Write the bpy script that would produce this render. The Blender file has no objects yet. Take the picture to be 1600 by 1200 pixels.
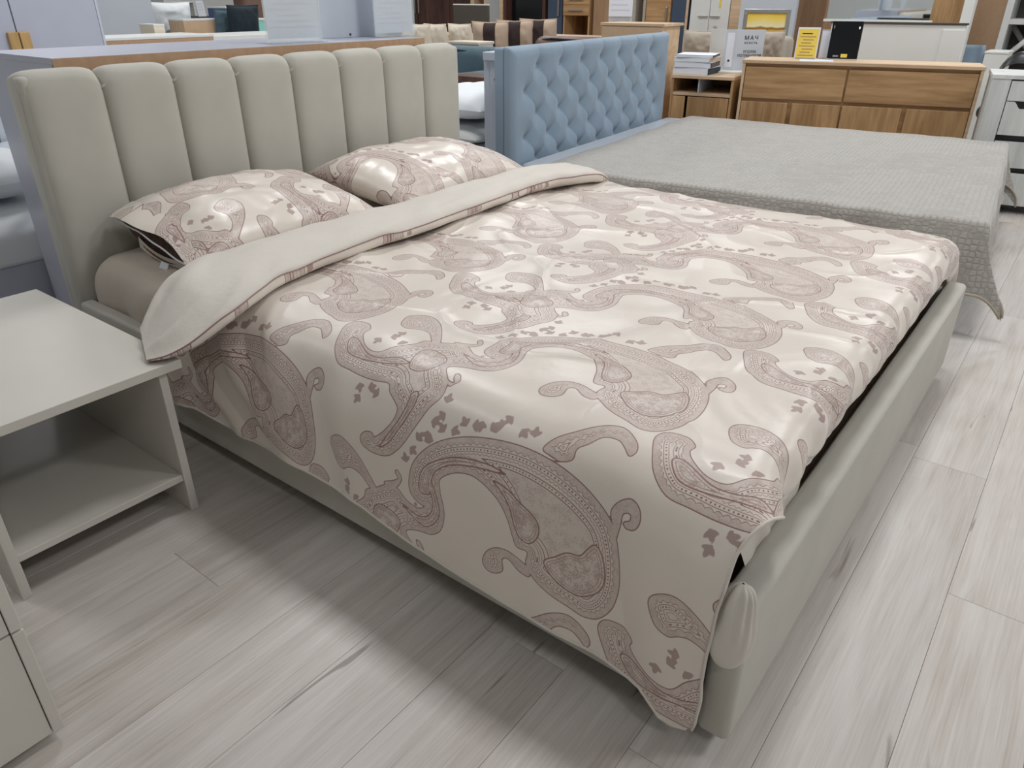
import bpy, bmesh, math, random
import numpy as np
from mathutils import Vector, Matrix
random.seed(7)
SC = bpy.context.scene
COL = SC.collection
PI = math.pi

# ------------------------------------------------------------------ camera
CAM_R = np.array([[0.791911177, -0.285407229, 0.539832753],
                  [0.610635943, 0.369181639, -0.700591652],
                  [0.000657582, 0.884447642, 0.466638979]])
CAM_C = np.array([0.0, 0.0, 1.17])
cam_d = bpy.data.cameras.new('camera')
cam_d.sensor_fit = 'HORIZONTAL'; cam_d.sensor_width = 36.0
cam_d.lens = 1150.0 / 1600.0 * 36.0
cam_d.clip_start = 0.05; cam_d.clip_end = 60
cam = bpy.data.objects.new('camera', cam_d)
M4 = Matrix.Identity(4)
for i in range(3):
    for j in range(3):
        M4[i][j] = CAM_R[i, j]
    M4[i][3] = CAM_C[i]
cam.matrix_world = M4
COL.objects.link(cam)
SC.camera = cam

# ------------------------------------------------------------------ world, light, exposure
w = bpy.data.worlds.new('world'); SC.world = w
w.use_nodes = True
w.node_tree.nodes['Background'].inputs[0].default_value = (0.80, 0.90, 1.0, 1)
w.node_tree.nodes['Background'].inputs[1].default_value = 0.25
SC.view_settings.view_transform = 'Standard'
SC.view_settings.look = 'None'
SC.view_settings.exposure = 0.0
SC.view_settings.gamma = 1.0
SC.view_settings.use_curve_mapping = False
ROOM = dict(x0=-10.5, x1=4.2, y0=-3.0, y1=11.6, z1=3.5)
LAMPS = [(x, y) for y in (2.5, 5.4, 8.3) for x in (-6.4, -3.6, -0.8, 2.0)] + [(2.0, -0.4), (-3.6, -0.4)]  # last lamp is an added fill, brightening the white bed at left
LAMP_E = 34.0
for k, (lx, ly) in enumerate(LAMPS):
    ld = bpy.data.lights.new('panel_light', 'AREA')
    ld.shape = 'SQUARE'; ld.size = 0.55
    ld.energy = LAMP_E * (0.6 if ly < 0 else 1.0)
    ld.color = (0.975, 0.985, 1.0)
    lo = bpy.data.objects.new('panel_light', ld)
    lo.location = (lx, ly, ROOM['z1'] - 0.075)
    COL.objects.link(lo)

# ------------------------------------------------------------------ placing helpers (rays of the photograph)
def ray(px, py):
    return CAM_R @ np.array([px - 800.0, 600.0 - py, -1150.0])
def onz(px, py, z):
    d = ray(px, py); return CAM_C + d * ((z - CAM_C[2]) / d[2])
def onx(px, py, x):
    d = ray(px, py); return CAM_C + d * ((x - CAM_C[0]) / d[0])
def ony(px, py, y):
    d = ray(px, py); return CAM_C + d * ((y - CAM_C[1]) / d[1])
def at(px, py, dist):
    d = ray(px, py); return CAM_C + d * (dist / math.hypot(d[0], d[1]))
def frame(pxl, pxr, pyt, dist, rot, pyr=None):
    """front-left-bottom corner, width and top height of a face whose top runs from pixel pxl to pxr"""
    p = at(pxl, pyt, dist); d = ray(pxr, pyt if pyr is None else pyr)
    u = (math.cos(rot), math.sin(rot))
    # p + w*u = t*d
    det = u[0] * (-d[1]) - u[1] * (-d[0])
    wv = (-p[0] * (-d[1]) + p[1] * (-d[0])) / det
    return (float(p[0]), float(p[1]), 0.0), abs(wv), float(p[2])

# ------------------------------------------------------------------ object helpers
def link(o, parent=None):
    COL.objects.link(o)
    if parent is not None:
        o.parent = parent
    return o
def tag(o, label=None, cat=None, group=None, kind=None):
    if label: o['label'] = label
    if cat: o['category'] = cat
    if group: o['group'] = group
    if kind: o['kind'] = kind
    return o
def thing(name, label, cat, loc=(0, 0, 0), rotz=0.0, group=None, rot=None):
    o = bpy.data.objects.new(name, None)
    o.empty_display_size = 0.1
    o.location = loc
    o.rotation_euler = rot if rot else (0, 0, rotz)
    link(o)
    return tag(o, label, cat, group)
def mobj(name, me, mat, parent=None, smooth=False, loc=None, rot=None):
    o = bpy.data.objects.new(name, me)
    if mat is not None and len(me.materials) == 0:
        for m in (mat if isinstance(mat, (list, tuple)) else [mat]):
            me.materials.append(m)
    if smooth:
        me.polygons.foreach_set('use_smooth', [True] * len(me.polygons))
    if loc is not None: o.location = loc
    if rot is not None: o.rotation_euler = rot
    return link(o, parent)
def box_mesh(x0, x1, y0, y1, z0, z1, bev=0.003, seg=2):
    bm = bmesh.new()
    bmesh.ops.create_cube(bm, size=1.0)
    for v in bm.verts:
        v.co = Vector(((x0 + x1) / 2 + v.co.x * (x1 - x0), (y0 + y1) / 2 + v.co.y * (y1 - y0), (z0 + z1) / 2 + v.co.z * (z1 - z0)))
    m = min(abs(x1 - x0), abs(y1 - y0), abs(z1 - z0))
    b = min(bev, m * 0.45)
    if b > 1e-5:
        bmesh.ops.bevel(bm, geom=bm.edges[:], offset=b, segments=seg, profile=0.5, affect='EDGES')
    me = bpy.data.meshes.new('box')
    bm.to_mesh(me); bm.free()
    return me
def box(name, x0, x1, y0, y1, z0, z1, mat, parent=None, bev=0.003, seg=2, smooth=None, loc=None, rot=None):
    me = box_mesh(x0, x1, y0, y1, z0, z1, bev, seg)
    return mobj(name, me, mat, parent, smooth if smooth is not None else seg > 2, loc, rot)
def pyd(name, v, f, mat, parent=None, smooth=True, loc=None, rot=None):
    me = bpy.data.meshes.new(name)
    me.from_pydata([tuple(p) for p in v], [], f)
    me.update()
    return mobj(name, me, mat, parent, smooth, loc, rot)
def grid_faces(nu, nv, off=0, flip=False):
    i = np.arange((nu - 1) * (nv - 1)); a = i // (nv - 1); b = i % (nv - 1)
    p = off + a * nv + b
    f = np.stack([p, p + nv, p + nv + 1, p + 1], 1)
    return f[:, ::-1] if flip else f
def np_mesh(name, V, F, mat, parent=None, smooth=True, attrs=None, midx=None):
    me = bpy.data.meshes.new(name)
    V = np.asarray(V, dtype=np.float32).reshape(-1, 3); F = np.asarray(F, dtype=np.int32)
    me.vertices.add(len(V)); me.vertices.foreach_set('co', V.ravel())
    me.loops.add(F.size); me.loops.foreach_set('vertex_index', F.ravel())
    me.polygons.add(len(F))
    me.polygons.foreach_set('loop_start', np.arange(0, F.size, F.shape[1], dtype=np.int32))
    me.polygons.foreach_set('loop_total', np.full(len(F), F.shape[1], dtype=np.int32))
    for m in (mat if isinstance(mat, (list, tuple)) else [mat]):
        me.materials.append(m)
    if midx is not None:
        me.polygons.foreach_set('material_index', np.asarray(midx, dtype=np.int32))
    if attrs:
        for k, a in attrs.items():
            at_ = me.attributes.new(k, 'FLOAT', 'POINT')
            at_.data.foreach_set('value', np.asarray(a, dtype=np.float32).ravel())
    me.update(calc_edges=True); me.validate()
    me.polygons.foreach_set('use_smooth', [smooth] * len(me.polygons))
    o = bpy.data.objects.new(name, me)
    return link(o, parent)
def tube(name, pts, r, mat, parent=None, n=8, closed=False, rr=None):
    P = [Vector(p) for p in pts]
    V = []; N = len(P)
    for i, p in enumerate(P):
        a = P[(i - 1) % N] if (closed or i > 0) else P[i]
        b = P[(i + 1) % N] if (closed or i < N - 1) else P[i]
        t = (b - a).normalized()
        up = Vector((0, 0, 1)) if abs(t.z) < 0.95 else Vector((1, 0, 0))
        s = t.cross(up).normalized(); q = s.cross(t)
        ri = r if rr is None else rr[i]
        for k in range(n):
            an = 2 * PI * k / n
            V.append(p + s * (ri * math.cos(an)) + q * (ri * math.sin(an)))
    F = []
    for i in range(N if closed else N - 1):
        for k in range(n):
            a = i * n + k; b = i * n + (k + 1) % n; c = ((i + 1) % N) * n + (k + 1) % n; d = ((i + 1) % N) * n + k
            F.append((a, b, c, d))
    if not closed:
        F.append(tuple(range(n - 1, -1, -1))); F.append(tuple((N - 1) * n + k for k in range(n)))
    return pyd(name, V, F, mat, parent)
def vnoise(x, y, seed=0):
    """smooth 2-D value noise in -1..1"""
    xi = np.floor(x).astype(np.int64); yi = np.floor(y).astype(np.int64)
    fx = x - xi; fy = y - yi
    fx = fx * fx * fx * (fx * (fx * 6 - 15) + 10); fy = fy * fy * fy * (fy * (fy * 6 - 15) + 10)
    def h(a, b):
        n = (a * 374761393 + b * 668265263 + seed * 974711) & 0x7fffffff
        n = ((n ^ (n >> 13)) * 1274126177) & 0x7fffffff
        n = n ^ (n >> 16)
        return (n & 0xffff) / 32767.5 - 1.0
    return (h(xi, yi) * (1 - fx) + h(xi + 1, yi) * fx) * (1 - fy) + (h(xi, yi + 1) * (1 - fx) + h(xi + 1, yi + 1) * fx) * fy
def sstep(a, b, x):
    t = np.clip((x - a) / (b - a), 0, 1); return t * t * (3 - 2 * t)
def catmull(P, n):
    """resample control points (k,dim) to n points, Catmull-Rom"""
    P = np.asarray(P, float); k = len(P)
    t = np.linspace(0, k - 1, n); i = np.minimum(t.astype(int), k - 2); f = (t - i)[:, None]
    p0 = P[np.maximum(i - 1, 0)]; p1 = P[i]; p2 = P[i + 1]; p3 = P[np.minimum(i + 2, k - 1)]
    return 0.5 * (2 * p1 + (p2 - p0) * f + (2 * p0 - 5 * p1 + 4 * p2 - p3) * f ** 2 + (3 * p1 - p0 - 3 * p2 + p3) * f ** 3)
def arcpath(P, n=400):
    """dense curve + arc length table"""
    Q = catmull(P, n); s = np.concatenate([[0], np.cumsum(np.linalg.norm(np.diff(Q, axis=0), axis=1))])
    return Q, s
def text_mesh(s, size, align='CENTER', spacing=1.0):
    c = bpy.data.curves.new('lettering', 'FONT')
    c.body = s; c.size = size; c.align_x = align; c.align_y = 'CENTER'; c.space_character = spacing
    c.extrude = 0.0006; c.resolution_u = 3
    o = bpy.data.objects.new('lettering', c); COL.objects.link(o)
    bpy.context.view_layer.update()
    me = bpy.data.meshes.new_from_object(o.evaluated_get(bpy.context.evaluated_depsgraph_get()))
    bpy.data.objects.remove(o); bpy.data.curves.remove(c)
    return me

# ------------------------------------------------------------------ materials
class NT:
    def __init__(s, name):
        s.m = bpy.data.materials.new(name); s.m.use_nodes = True
        s.t = s.m.node_tree; s.b = s.t.nodes['Principled BSDF']
    def n(s, typ, **kw):
        o = s.t.nodes.new(typ)
        for k, v in kw.items(): setattr(o, k, v)
        return o
    def set(s, sock, v):
        if isinstance(v, bpy.types.NodeSocket): s.t.links.new(v, sock)
        else: sock.default_value = v
    def math(s, op, a, b=0.0, c=None, clamp=False):
        o = s.n('ShaderNodeMath', operation=op, use_clamp=clamp)
        s.set(o.inputs[0], a); s.set(o.inputs[1], b)
        if c is not None: s.set(o.inputs[2], c)
        return o.outputs[0]
    def sm(s, x, a, b):
        o = s.n('ShaderNodeMapRange', interpolation_type='SMOOTHSTEP')
        s.set(o.inputs[0], x); s.set(o.inputs[1], a); s.set(o.inputs[2], b)
        return o.outputs[0]
    def mix(s, f, a, b):
        o = s.n('ShaderNodeMix', data_type='RGBA')
        s.set(o.inputs[0], f); s.set(o.inputs[6], a); s.set(o.inputs[7], b)
        return o.outputs[2]
    def obj(s, scale=(1, 1, 1), loc=None):
        tc = s.n('ShaderNodeTexCoord'); mp = s.n('ShaderNodeMapping')
        s.t.links.new(tc.outputs['Object'], mp.inputs[0]); mp.inputs['Scale'].default_value = scale
        if loc is not None: s.set(mp.inputs['Location'], loc)
        return mp.outputs[0]
    def noise(s, vec, scale, detail=3.0, rough=0.5, dist=0.0):
        o = s.n('ShaderNodeTexNoise'); s.set(o.inputs['Vector'], vec)
        o.inputs['Scale'].default_value = scale; o.inputs['Detail'].default_value = detail
        o.inputs['Roughness'].default_value = rough; o.inputs['Distortion'].default_value = dist
        return o.outputs[0]
    def ramp(s, f, stops):
        o = s.n('ShaderNodeValToRGB'); s.set(o.inputs[0], f)
        e = o.color_ramp.elements
        while len(e) < len(stops): e.new(0.5)
        for el, (p, c) in zip(e, stops):
            el.position = p; el.color = (*c, 1) if len(c) == 3 else c
        return o.outputs[0]
    def bump(s, h, strength=0.3, dist=0.002):
        o = s.n('ShaderNodeBump'); o.inputs['Strength'].default_value = strength; o.inputs['Distance'].default_value = dist
        s.set(o.inputs['Height'], h); s.t.links.new(o.outputs[0], s.b.inputs['Normal'])
    def attr(s, name):
        o = s.n('ShaderNodeAttribute', attribute_name=name); return o.outputs['Fac']
    def out(s, col=None, rough=None, spec=None, metal=None, sheen=None):
        b = s.b.inputs
        if col is not None: s.set(b['Base Color'], col if isinstance(col, bpy.types.NodeSocket) else (*col, 1))
        if rough is not None: s.set(b['Roughness'], rough)
        if spec is not None: b['Specular IOR Level'].default_value = spec
        if metal is not None: b['Metallic'].default_value = metal
        if sheen is not None:
            b['Sheen Weight'].default_value = sheen; b['Sheen Roughness'].default_value = 0.4
        return s.m
def srgb(r, g, b):
    f = lambda c: ((c / 255 + 0.055) / 1.055) ** 2.4 if c > 10 else c / 255 / 12.92
    return (f(r), f(g), f(b))
def plain(name, col, rough=0.5, spec=0.4, var=0.06, scale=6.0, metal=0.0, bump=0.0):
    k = NT(name); v = k.obj()
    n = k.noise(v, scale, 3)
    c0 = tuple(c * (1 - var) for c in col); c1 = tuple(min(1, c * (1 + var)) for c in col)
    if bump: k.bump(k.noise(v, scale * 40, 2), bump, 0.001)
    return k.out(k.ramp(n, [(0.3, c0), (0.7, c1)]), rough, spec, metal)
def fabric(name, col, rough=0.85, sheen=0.25, weave=900.0, bump=0.25, var=0.05):
    k = NT(name); v = k.obj()
    n = k.noise(v, 5.0, 3); f = k.noise(v, weave, 1)
    c0 = tuple(c * (1 - var) for c in col); c1 = tuple(min(1, c * (1 + var)) for c in col)
    k.bump(f, bump, 0.0008)
    return k.out(k.ramp(n, [(0.3, c0), (0.7, c1)]), rough, 0.25, None, sheen)
def wood(name, dark, light, axis=0, rough=0.45, scale=1.0, var=None):
    k = NT(name)
    sc = [26.0, 26.0, 26.0]; sc[axis] = 2.2
    info = k.n('ShaderNodeObjectInfo')
    cm = k.n('ShaderNodeCombineXYZ'); r10 = k.math('MULTIPLY', info.outputs['Random'], 37.0)
    for i in range(3): k.set(cm.inputs[i], r10)
    v = k.obj(tuple(s * scale for s in sc), cm.outputs[0])
    n = k.noise(v, 1.0, 5, 0.62, 0.35)
    s2 = [3.0, 3.0, 3.0]; s2[axis] = 0.6
    n2 = k.noise(k.obj(tuple(s * scale for s in s2), cm.outputs[0]), 1.0, 2)
    g = k.math('ADD', k.math('MULTIPLY', n, 0.6), k.math('MULTIPLY', n2, 0.45))
    mid = tuple((a + b) / 2 for a, b in zip(dark, light))
    k.bump(n, 0.06, 0.001)
    return k.out(k.ramp(g, [(0.36, dark), (0.52, mid), (0.66, light)]), rough, 0.4)

MAT = {}
MAT['beige'] = fabric('beige_velour', srgb(190, 187, 177), 0.85, 0.25, 700)
MAT['sheet'] = None
MAT['lilac'] = plain('lilac_grey_laminate', srgb(184, 187, 200), 0.32, 0.5, 0.02)
MAT['mdf'] = plain('brown_fibreboard', srgb(182, 150, 122), 0.8, 0.2, 0.08, 40)
MAT['mdf2'] = plain('tan_fibreboard', srgb(205, 176, 146), 0.8, 0.2, 0.05, 30)
MAT['white'] = plain('white_laminate', srgb(226, 227, 224), 0.4, 0.4, 0.015)
MAT['whitegrey'] = plain('greige_laminate', srgb(205, 201, 192), 0.42, 0.4, 0.015)
MAT['offwall'] = plain('white_plaster', srgb(222, 224, 222), 0.9, 0.1, 0.02)
MAT['ceil'] = plain('grey_ceiling_paint', srgb(205, 207, 208), 0.9, 0.1, 0.02)
MAT['black'] = plain('black_plastic', srgb(28, 29, 32), 0.35, 0.5, 0.1)
MAT['screen'] = plain('dark_screen_glass', srgb(18, 20, 24), 0.12, 0.5, 0.1)
MAT['navy'] = plain('navy_laminate', srgb(66, 80, 100), 0.5, 0.4, 0.03)
MAT['steel'] = plain('brushed_steel', srgb(190, 190, 188), 0.3, 0.5, 0.05, 20, 1.0)
MAT['blue'] = fabric('dusty_blue_velvet', srgb(138, 156, 173), 0.8, 0.30, 600)
MAT['bluewhite'] = plain('pale_blue_grey_paint', srgb(196, 203, 212), 0.4, 0.4, 0.02)
MAT['teal'] = fabric('dark_teal_fabric', srgb(78, 98, 108), 0.85, 0.3)
MAT['tealdark'] = fabric('black_teal_piping', srgb(34, 46, 54), 0.8, 0.1)
MAT['bedlinen'] = fabric('white_cotton', srgb(232, 236, 238), 0.85, 0.15, 500, 0.15, 0.02)
MAT['greylinen'] = fabric('pale_grey_cotton', srgb(205, 206, 203), 0.85, 0.15, 500, 0.15, 0.02)
MAT['cream'] = fabric('cream_cushion', srgb(222, 212, 194), 0.85, 0.2)
MAT['beigecush'] = fabric('beige_cushion', srgb(190, 168, 148), 0.85, 0.2)
MAT['darkband'] = fabric('dark_brown_band', srgb(62, 50, 48), 0.85, 0.2)
MAT['greycush'] = fabric('taupe_cushion', srgb(176, 166, 152), 0.9, 0.2)
MAT['leather'] = plain('brown_leather', srgb(108, 82, 70), 0.45, 0.5, 0.1, 12)
MAT['paper'] = plain('white_paper', srgb(226, 229, 238), 0.85, 0.1, 0.01)
MAT['print'] = plain('grey_print', srgb(206, 210, 219), 0.9, 0.1, 0.02)
MAT['ink'] = plain('black_print', srgb(40, 42, 48), 0.8, 0.1, 0.02)
MAT['yellow'] = plain('yellow_paper', srgb(236, 208, 96), 0.8, 0.1, 0.03)
MAT['palewood'] = wood('pale_beech', srgb(190, 160, 128), srgb(222, 196, 164), 0, 0.5)
MAT['oak_h'] = wood('oak_grain_across', srgb(146, 108, 70), srgb(202, 164, 118), 0, 0.42)
MAT['oak_v'] = wood('oak_grain_upright', srgb(146, 108, 70), srgb(202, 164, 118), 2, 0.42)
MAT['dkwood'] = wood('dark_brown_wood', srgb(58, 36, 30), srgb(98, 68, 58), 2, 0.4)
MAT['brownpanel'] = wood('mid_brown_panel', srgb(150, 116, 88), srgb(180, 146, 114), 2, 0.6)
MAT['handlewood'] = wood('golden_wood_handle', srgb(176, 138, 86), srgb(212, 176, 120), 2, 0.5)
MAT['whitewood'] = wood('white_stained_wood', srgb(196, 198, 196), srgb(228, 230, 229), 2, 0.5)
MAT['bluebox'] = plain('blue_carton', srgb(82, 98, 132), 0.7, 0.2, 0.03)
MAT['mint'] = plain('mint_plastic', srgb(150, 214, 206), 0.5, 0.3, 0.03)
MAT['darkgrey'] = plain('dark_grey_board', srgb(78, 74, 68), 0.6, 0.3, 0.05)
def glass_mat(name, tint, alpha):
    k = NT(name)
    n = k.noise(k.obj(), 3.0, 1)
    k.out(k.ramp(n, [(0.3, tint), (0.7, tint)]), 0.05, 0.5)
    k.b.inputs['Alpha'].default_value = alpha
    return k.m
MAT['acrylic'] = glass_mat('clear_acrylic', (0.80, 0.86, 0.88), 0.30)
k = NT('mirror_glass'); MAT['mirror'] = k.out(k.ramp(k.noise(k.obj(), 2.0, 1), [(0.3, (0.86, 0.9, 0.91)), (0.7, (0.88, 0.92, 0.93))]), 0.03, 0.5, 1.0)

def floor_mat(name, whole=False):
    k = NT(name)
    info = k.n('ShaderNodeObjectInfo')
    cm = k.n('ShaderNodeCombineXYZ'); r = k.math('MULTIPLY', info.outputs['Random'], 53.0)
    for i in range(3): k.set(cm.inputs[i], r)
    v = k.obj((26.0, 2.2, 10.0), cm.outputs[0])
    n = k.noise(v, 1.0, 6, 0.62, 0.5)
    fine = k.noise(k.obj((240.0, 5.0, 10.0), cm.outputs[0]), 1.0, 3, 0.6)
    big = k.noise(k.obj((5.0, 0.9, 2.0), cm.outputs[0]), 1.0, 3, 0.6)
    knot = k.noise(k.obj((30.0, 3.6, 2.0), cm.outputs[0]), 1.0, 2, 0.5, 0.6)
    g = k.math('ADD', k.math('ADD', k.math('MULTIPLY', n, 0.42), k.math('MULTIPLY', big, 0.34)), k.math('MULTIPLY', fine, 0.30))
    c = k.ramp(g, [(0.34, srgb(166, 156, 147)), (0.47, srgb(194, 186, 178)), (0.60, srgb(209, 203, 197)), (0.76, srgb(218, 214, 209))])
    kf = k.math('MULTIPLY', k.sm(knot, 0.70, 0.78), 0.7)
    c = k.mix(kf, c, (*srgb(112, 94, 80), 1))
    ton = k.math('ADD', 0.93, k.math('MULTIPLY', info.outputs['Random'], 0.12))
    mul = k.n('ShaderNodeMix', data_type='RGBA', blend_type='MULTIPLY'); mul.inputs[0].default_value = 1.0
    k.set(mul.inputs[6], c); cc = k.n('ShaderNodeCombineColor')
    for i in range(3): k.set(cc.inputs[i], ton)
    k.set(mul.inputs[7], cc.outputs[0])
    k.bump(fine, 0.10, 0.001)
    return k.out(mul.outputs[2], 0.36, 0.45)
MAT['plank'] = floor_mat('grey_oak_laminate')

# paisley print: fields sampled on the cloth (pd: inside distance of motif, ps: run along its outline, pi: inner shapes, pl: leaves)
def paisley_mat(name):
    k = NT(name)
    d = k.attr('pd'); s = k.attr('ps'); q = k.attr('pi'); l = k.attr('pl')
    v = k.obj()
    grain = k.noise(v, 420.0, 2, 0.6); cloud = k.noise(v, 60.0, 3, 0.6)
    A = lambda x: k.math('ABSOLUTE', x)
    def line(x, wd, soft=0.0006): return k.math('SUBTRACT', 1.0, k.sm(A(x), wd, wd + soft))
    def sub(a, b): return k.math('SUBTRACT', a, b)
    def mul(a, b): return k.math('MULTIPLY', a, b)
    def mx(a, b): return k.math('MAXIMUM', a, b)
    inside = k.sm(d, -0.0004, 0.0006)
    outl = line(d, 0.0008)
    wav = A(k.math('SINE', mul(s, PI / 0.016)))
    scal = line(sub(sub(d, 0.0105), mul(wav, 0.0045)), 0.0006)
    edge_band = mul(k.sm(d, 0.0, 0.001), sub(1.0, k.sm(sub(sub(d, 0.0105), mul(wav, 0.0045)), -0.001, 0.0)))
    ln2 = line(sub(d, 0.0185), 0.0006)
    fr = sub(k.math('FRACT', k.math('DIVIDE', s, 0.0085)), 0.5)
    dx = mul(fr, 0.0085); dy = sub(d, 0.0228)
    dots = sub(1.0, k.sm(k.math('SQRT', k.math('ADD', mul(dx, dx), mul(dy, dy))), 0.0015, 0.0022))
    ln3 = line(sub(d, 0.027), 0.0005)
    wav2 = A(k.math('SINE', mul(s, PI / 0.011)))
    scal2 = line(sub(sub(d, 0.030), mul(wav2, 0.003)), 0.0005)
    innerl = line(q, 0.0011); inn = k.sm(q, -0.0003, 0.0006)
    inner2 = line(sub(q, 0.006), 0.0006); inner3 = line(sub(q, 0.011), 0.0005)
    stip = k.sm(k.math('ADD', mul(grain, 0.6), mul(cloud, 0.5)), 0.50, 0.62)
    tone = mul(inside, 0.18)
    tone = mx(tone, mul(edge_band, k.math('ADD', 0.30, mul(stip, 0.18))))
    tone = mx(tone, mul(mul(inside, k.sm(d, 0.048, 0.050)), mul(stip, 0.42)))
    tone = mx(tone, mul(inn, k.math('ADD', 0.18, mul(stip, 0.45))))
    dy2 = sub(d, 0.0425)
    dots2 = sub(1.0, k.sm(k.math('SQRT', k.math('ADD', mul(dx, dx), mul(dy2, dy2))), 0.0013, 0.002))
    dots = mx(dots, mx(dots2, mx(line(sub(d, 0.0385), 0.0006), line(sub(d, 0.0470), 0.0006))))
    lines = mx(mx(outl, mul(scal, 0.85)), mx(mul(ln2, 0.85), mx(dots, mul(mx(ln3, scal2), 0.8))))
    noin = sub(1.0, inn)
    lines = mx(mul(lines, noin), mx(innerl, mul(inn, mx(mul(inner2, 0.8), mul(inner3, 0.7)))))
    ink = mx(mx(tone, lines), mul(k.sm(l, -0.0005, 0.0008), 0.72))
    ink = k.math('MINIMUM', ink, 1.0)
    cream = k.ramp(k.noise(v, 4.0, 2), [(0.3, srgb(222, 212, 200)), (0.7, srgb(228, 218, 207))])
    col = k.mix(ink, cream, (*srgb(142, 106, 101), 1))
    wv = k.noise(k.obj((1400.0, 90.0, 90.0)), 1.0, 2)
    k.bump(k.math('ADD', k.noise(v, 24.0, 3), mul(wv, 0.15)), 0.25, 0.004)
    rough = k.math('ADD', 0.31, mul(ink, 0.12))
    m = k.out(col, rough, 0.6, None, 0.35)
    return m
MAT['paisley'] = paisley_mat('paisley_satin')
def satin(name, c, rough=0.5):
    k = NT(name); v = k.obj()
    k.bump(k.math('ADD', k.noise(v, 26.0, 3, 0.55, 0.4), k.math('MULTIPLY', k.noise(v, 600.0, 1), 0.06)), 0.30, 0.006)
    return k.out(k.ramp(k.noise(v, 4.0, 2), [(0.3, tuple(a * 0.96 for a in c)), (0.7, c)]), rough, 0.4, None, 0.15)
MAT['lining'] = satin('plain_cream_lining', srgb(211, 204, 194), 0.62)
MAT['sheet'] = satin('champagne_satin_sheet', srgb(198, 187, 174), 0.42)
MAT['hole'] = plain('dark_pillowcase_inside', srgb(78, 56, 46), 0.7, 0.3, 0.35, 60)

# ------------------------------------------------------------------ paisley print tile (millimetres on the cloth)
TX, TY = 0.80, 0.39
MOTIF = {
    "big": [(-925, 714), (-923, 762), (-905, 802), (-871, 840), (-821, 869), (-757, 889), (-682, 900), (-614, 897), (-554, 882), (-506, 861), (-470, 836), (-448, 800), (-437, 753), (-436, 712), (-445, 672), (-468, 639), (-497, 627), (-531, 634), (-566, 642), (-603, 659), (-623, 684), (-621, 710), (-645, 709), (-656, 726), (-670, 758), (-693, 786), (-726, 804), (-764, 812), (-801, 804), (-829, 787), (-842, 770), (-838, 748), (-841, 724), (-865, 700), (-898, 694)],
    "hookL": [(-613, 657), (-638, 658), (-663, 672), (-677, 665), (-674, 641), (-690, 626), (-712, 623), (-724, 638), (-716, 664), (-694, 684), (-666, 690), (-637, 684), (-615, 675)],
    "hookR": [(-467, 832), (-478, 855), (-468, 876), (-448, 888), (-429, 878), (-421, 859), (-426, 843), (-442, 839), (-449, 847), (-439, 854), (-442, 864), (-454, 859), (-453, 837), (-456, 808)],
    "hookT": [(-637, 910), (-623, 937), (-595, 962), (-559, 993), (-523, 1005), (-489, 987), (-477, 967), (-484, 953), (-501, 966), (-518, 975), (-544, 970), (-562, 947), (-577, 931), (-576, 911), (-596, 900), (-615, 903)],
    "body": [(-1230, 940), (-1251, 974), (-1266, 1011), (-1253, 1036), (-1219, 1041), (-1196, 1023), (-1199, 1008), (-1185, 990), (-1152, 970), (-1116, 970), (-1093, 999), (-1061, 1029), (-1053, 1052), (-1024, 1069), (-996, 1088), (-963, 1094), (-932, 1075), (-897, 1072), (-876, 1097), (-891, 1139), (-892, 1171), (-870, 1177), (-843, 1144), (-826, 1095), (-834, 1049), (-862, 1024), (-907, 1013), (-937, 995), (-908, 964), (-897, 930), (-914, 897), (-929, 855), (-946, 816), (-970, 785), (-997, 767), (-1032, 762), (-1061, 769), (-1070, 785), (-1059, 801), (-1039, 806), (-1030, 799), (-1010, 817), (-991, 846), (-988, 873), (-1008, 889), (-1024, 899), (-1037, 914), (-1072, 909), (-1113, 907), (-1156, 910), (-1196, 914)],
    "hookU": [(-1157, 1083), (-1176, 1119), (-1166, 1142), (-1129, 1155), (-1079, 1132), (-1039, 1091), (-1019, 1061), (-1037, 1059), (-1066, 1082), (-1094, 1089), (-1114, 1083), (-1131, 1073)],
    "hookS": [(-914, 969), (-901, 965), (-893, 966), (-903, 977), (-906, 989), (-895, 989), (-884, 974), (-890, 963), (-897, 954)],
    "hookV": [(-1000, 1093), (-974, 1107), (-959, 1119), (-967, 1130), (-961, 1138), (-949, 1127), (-950, 1113), (-966, 1092), (-986, 1082)],
}
INNER = {
    "heart": [(-584, 709), (-573, 689), (-545, 671), (-512, 666), (-484, 683), (-466, 712), (-466, 745), (-477, 775), (-492, 786), (-504, 772), (-518, 751), (-542, 746), (-564, 727)],
    "drop": [(-715, 821), (-690, 806), (-668, 784), (-654, 752), (-640, 733), (-619, 730), (-602, 750), (-601, 775), (-618, 792), (-648, 804), (-678, 817)],
    "tail": [(-895, 726), (-894, 766), (-871, 798), (-814, 831), (-741, 845), (-691, 842), (-718, 837), (-768, 829), (-818, 814), (-853, 788), (-864, 758), (-867, 730)],
    "bodyin": [(-1019, 966), (-1031, 1008), (-1014, 1032), (-977, 1029), (-955, 1015), (-958, 993), (-975, 970), (-994, 960)],
    "arm1": [(-1195, 949), (-1216, 978), (-1194, 983), (-1139, 958), (-1094, 960), (-1060, 976), (-1025, 972), (-1059, 956), (-1114, 944), (-1167, 941)],
    "arm2": [(-955, 920), (-950, 892), (-966, 843), (-988, 802), (-1014, 781), (-999, 809), (-977, 851), (-968, 887), (-968, 912)],
    "arm3": [(-949, 1062), (-908, 1052), (-873, 1064), (-857, 1101), (-874, 1152), (-858, 1143), (-839, 1090), (-857, 1051), (-893, 1034)],
}
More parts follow.
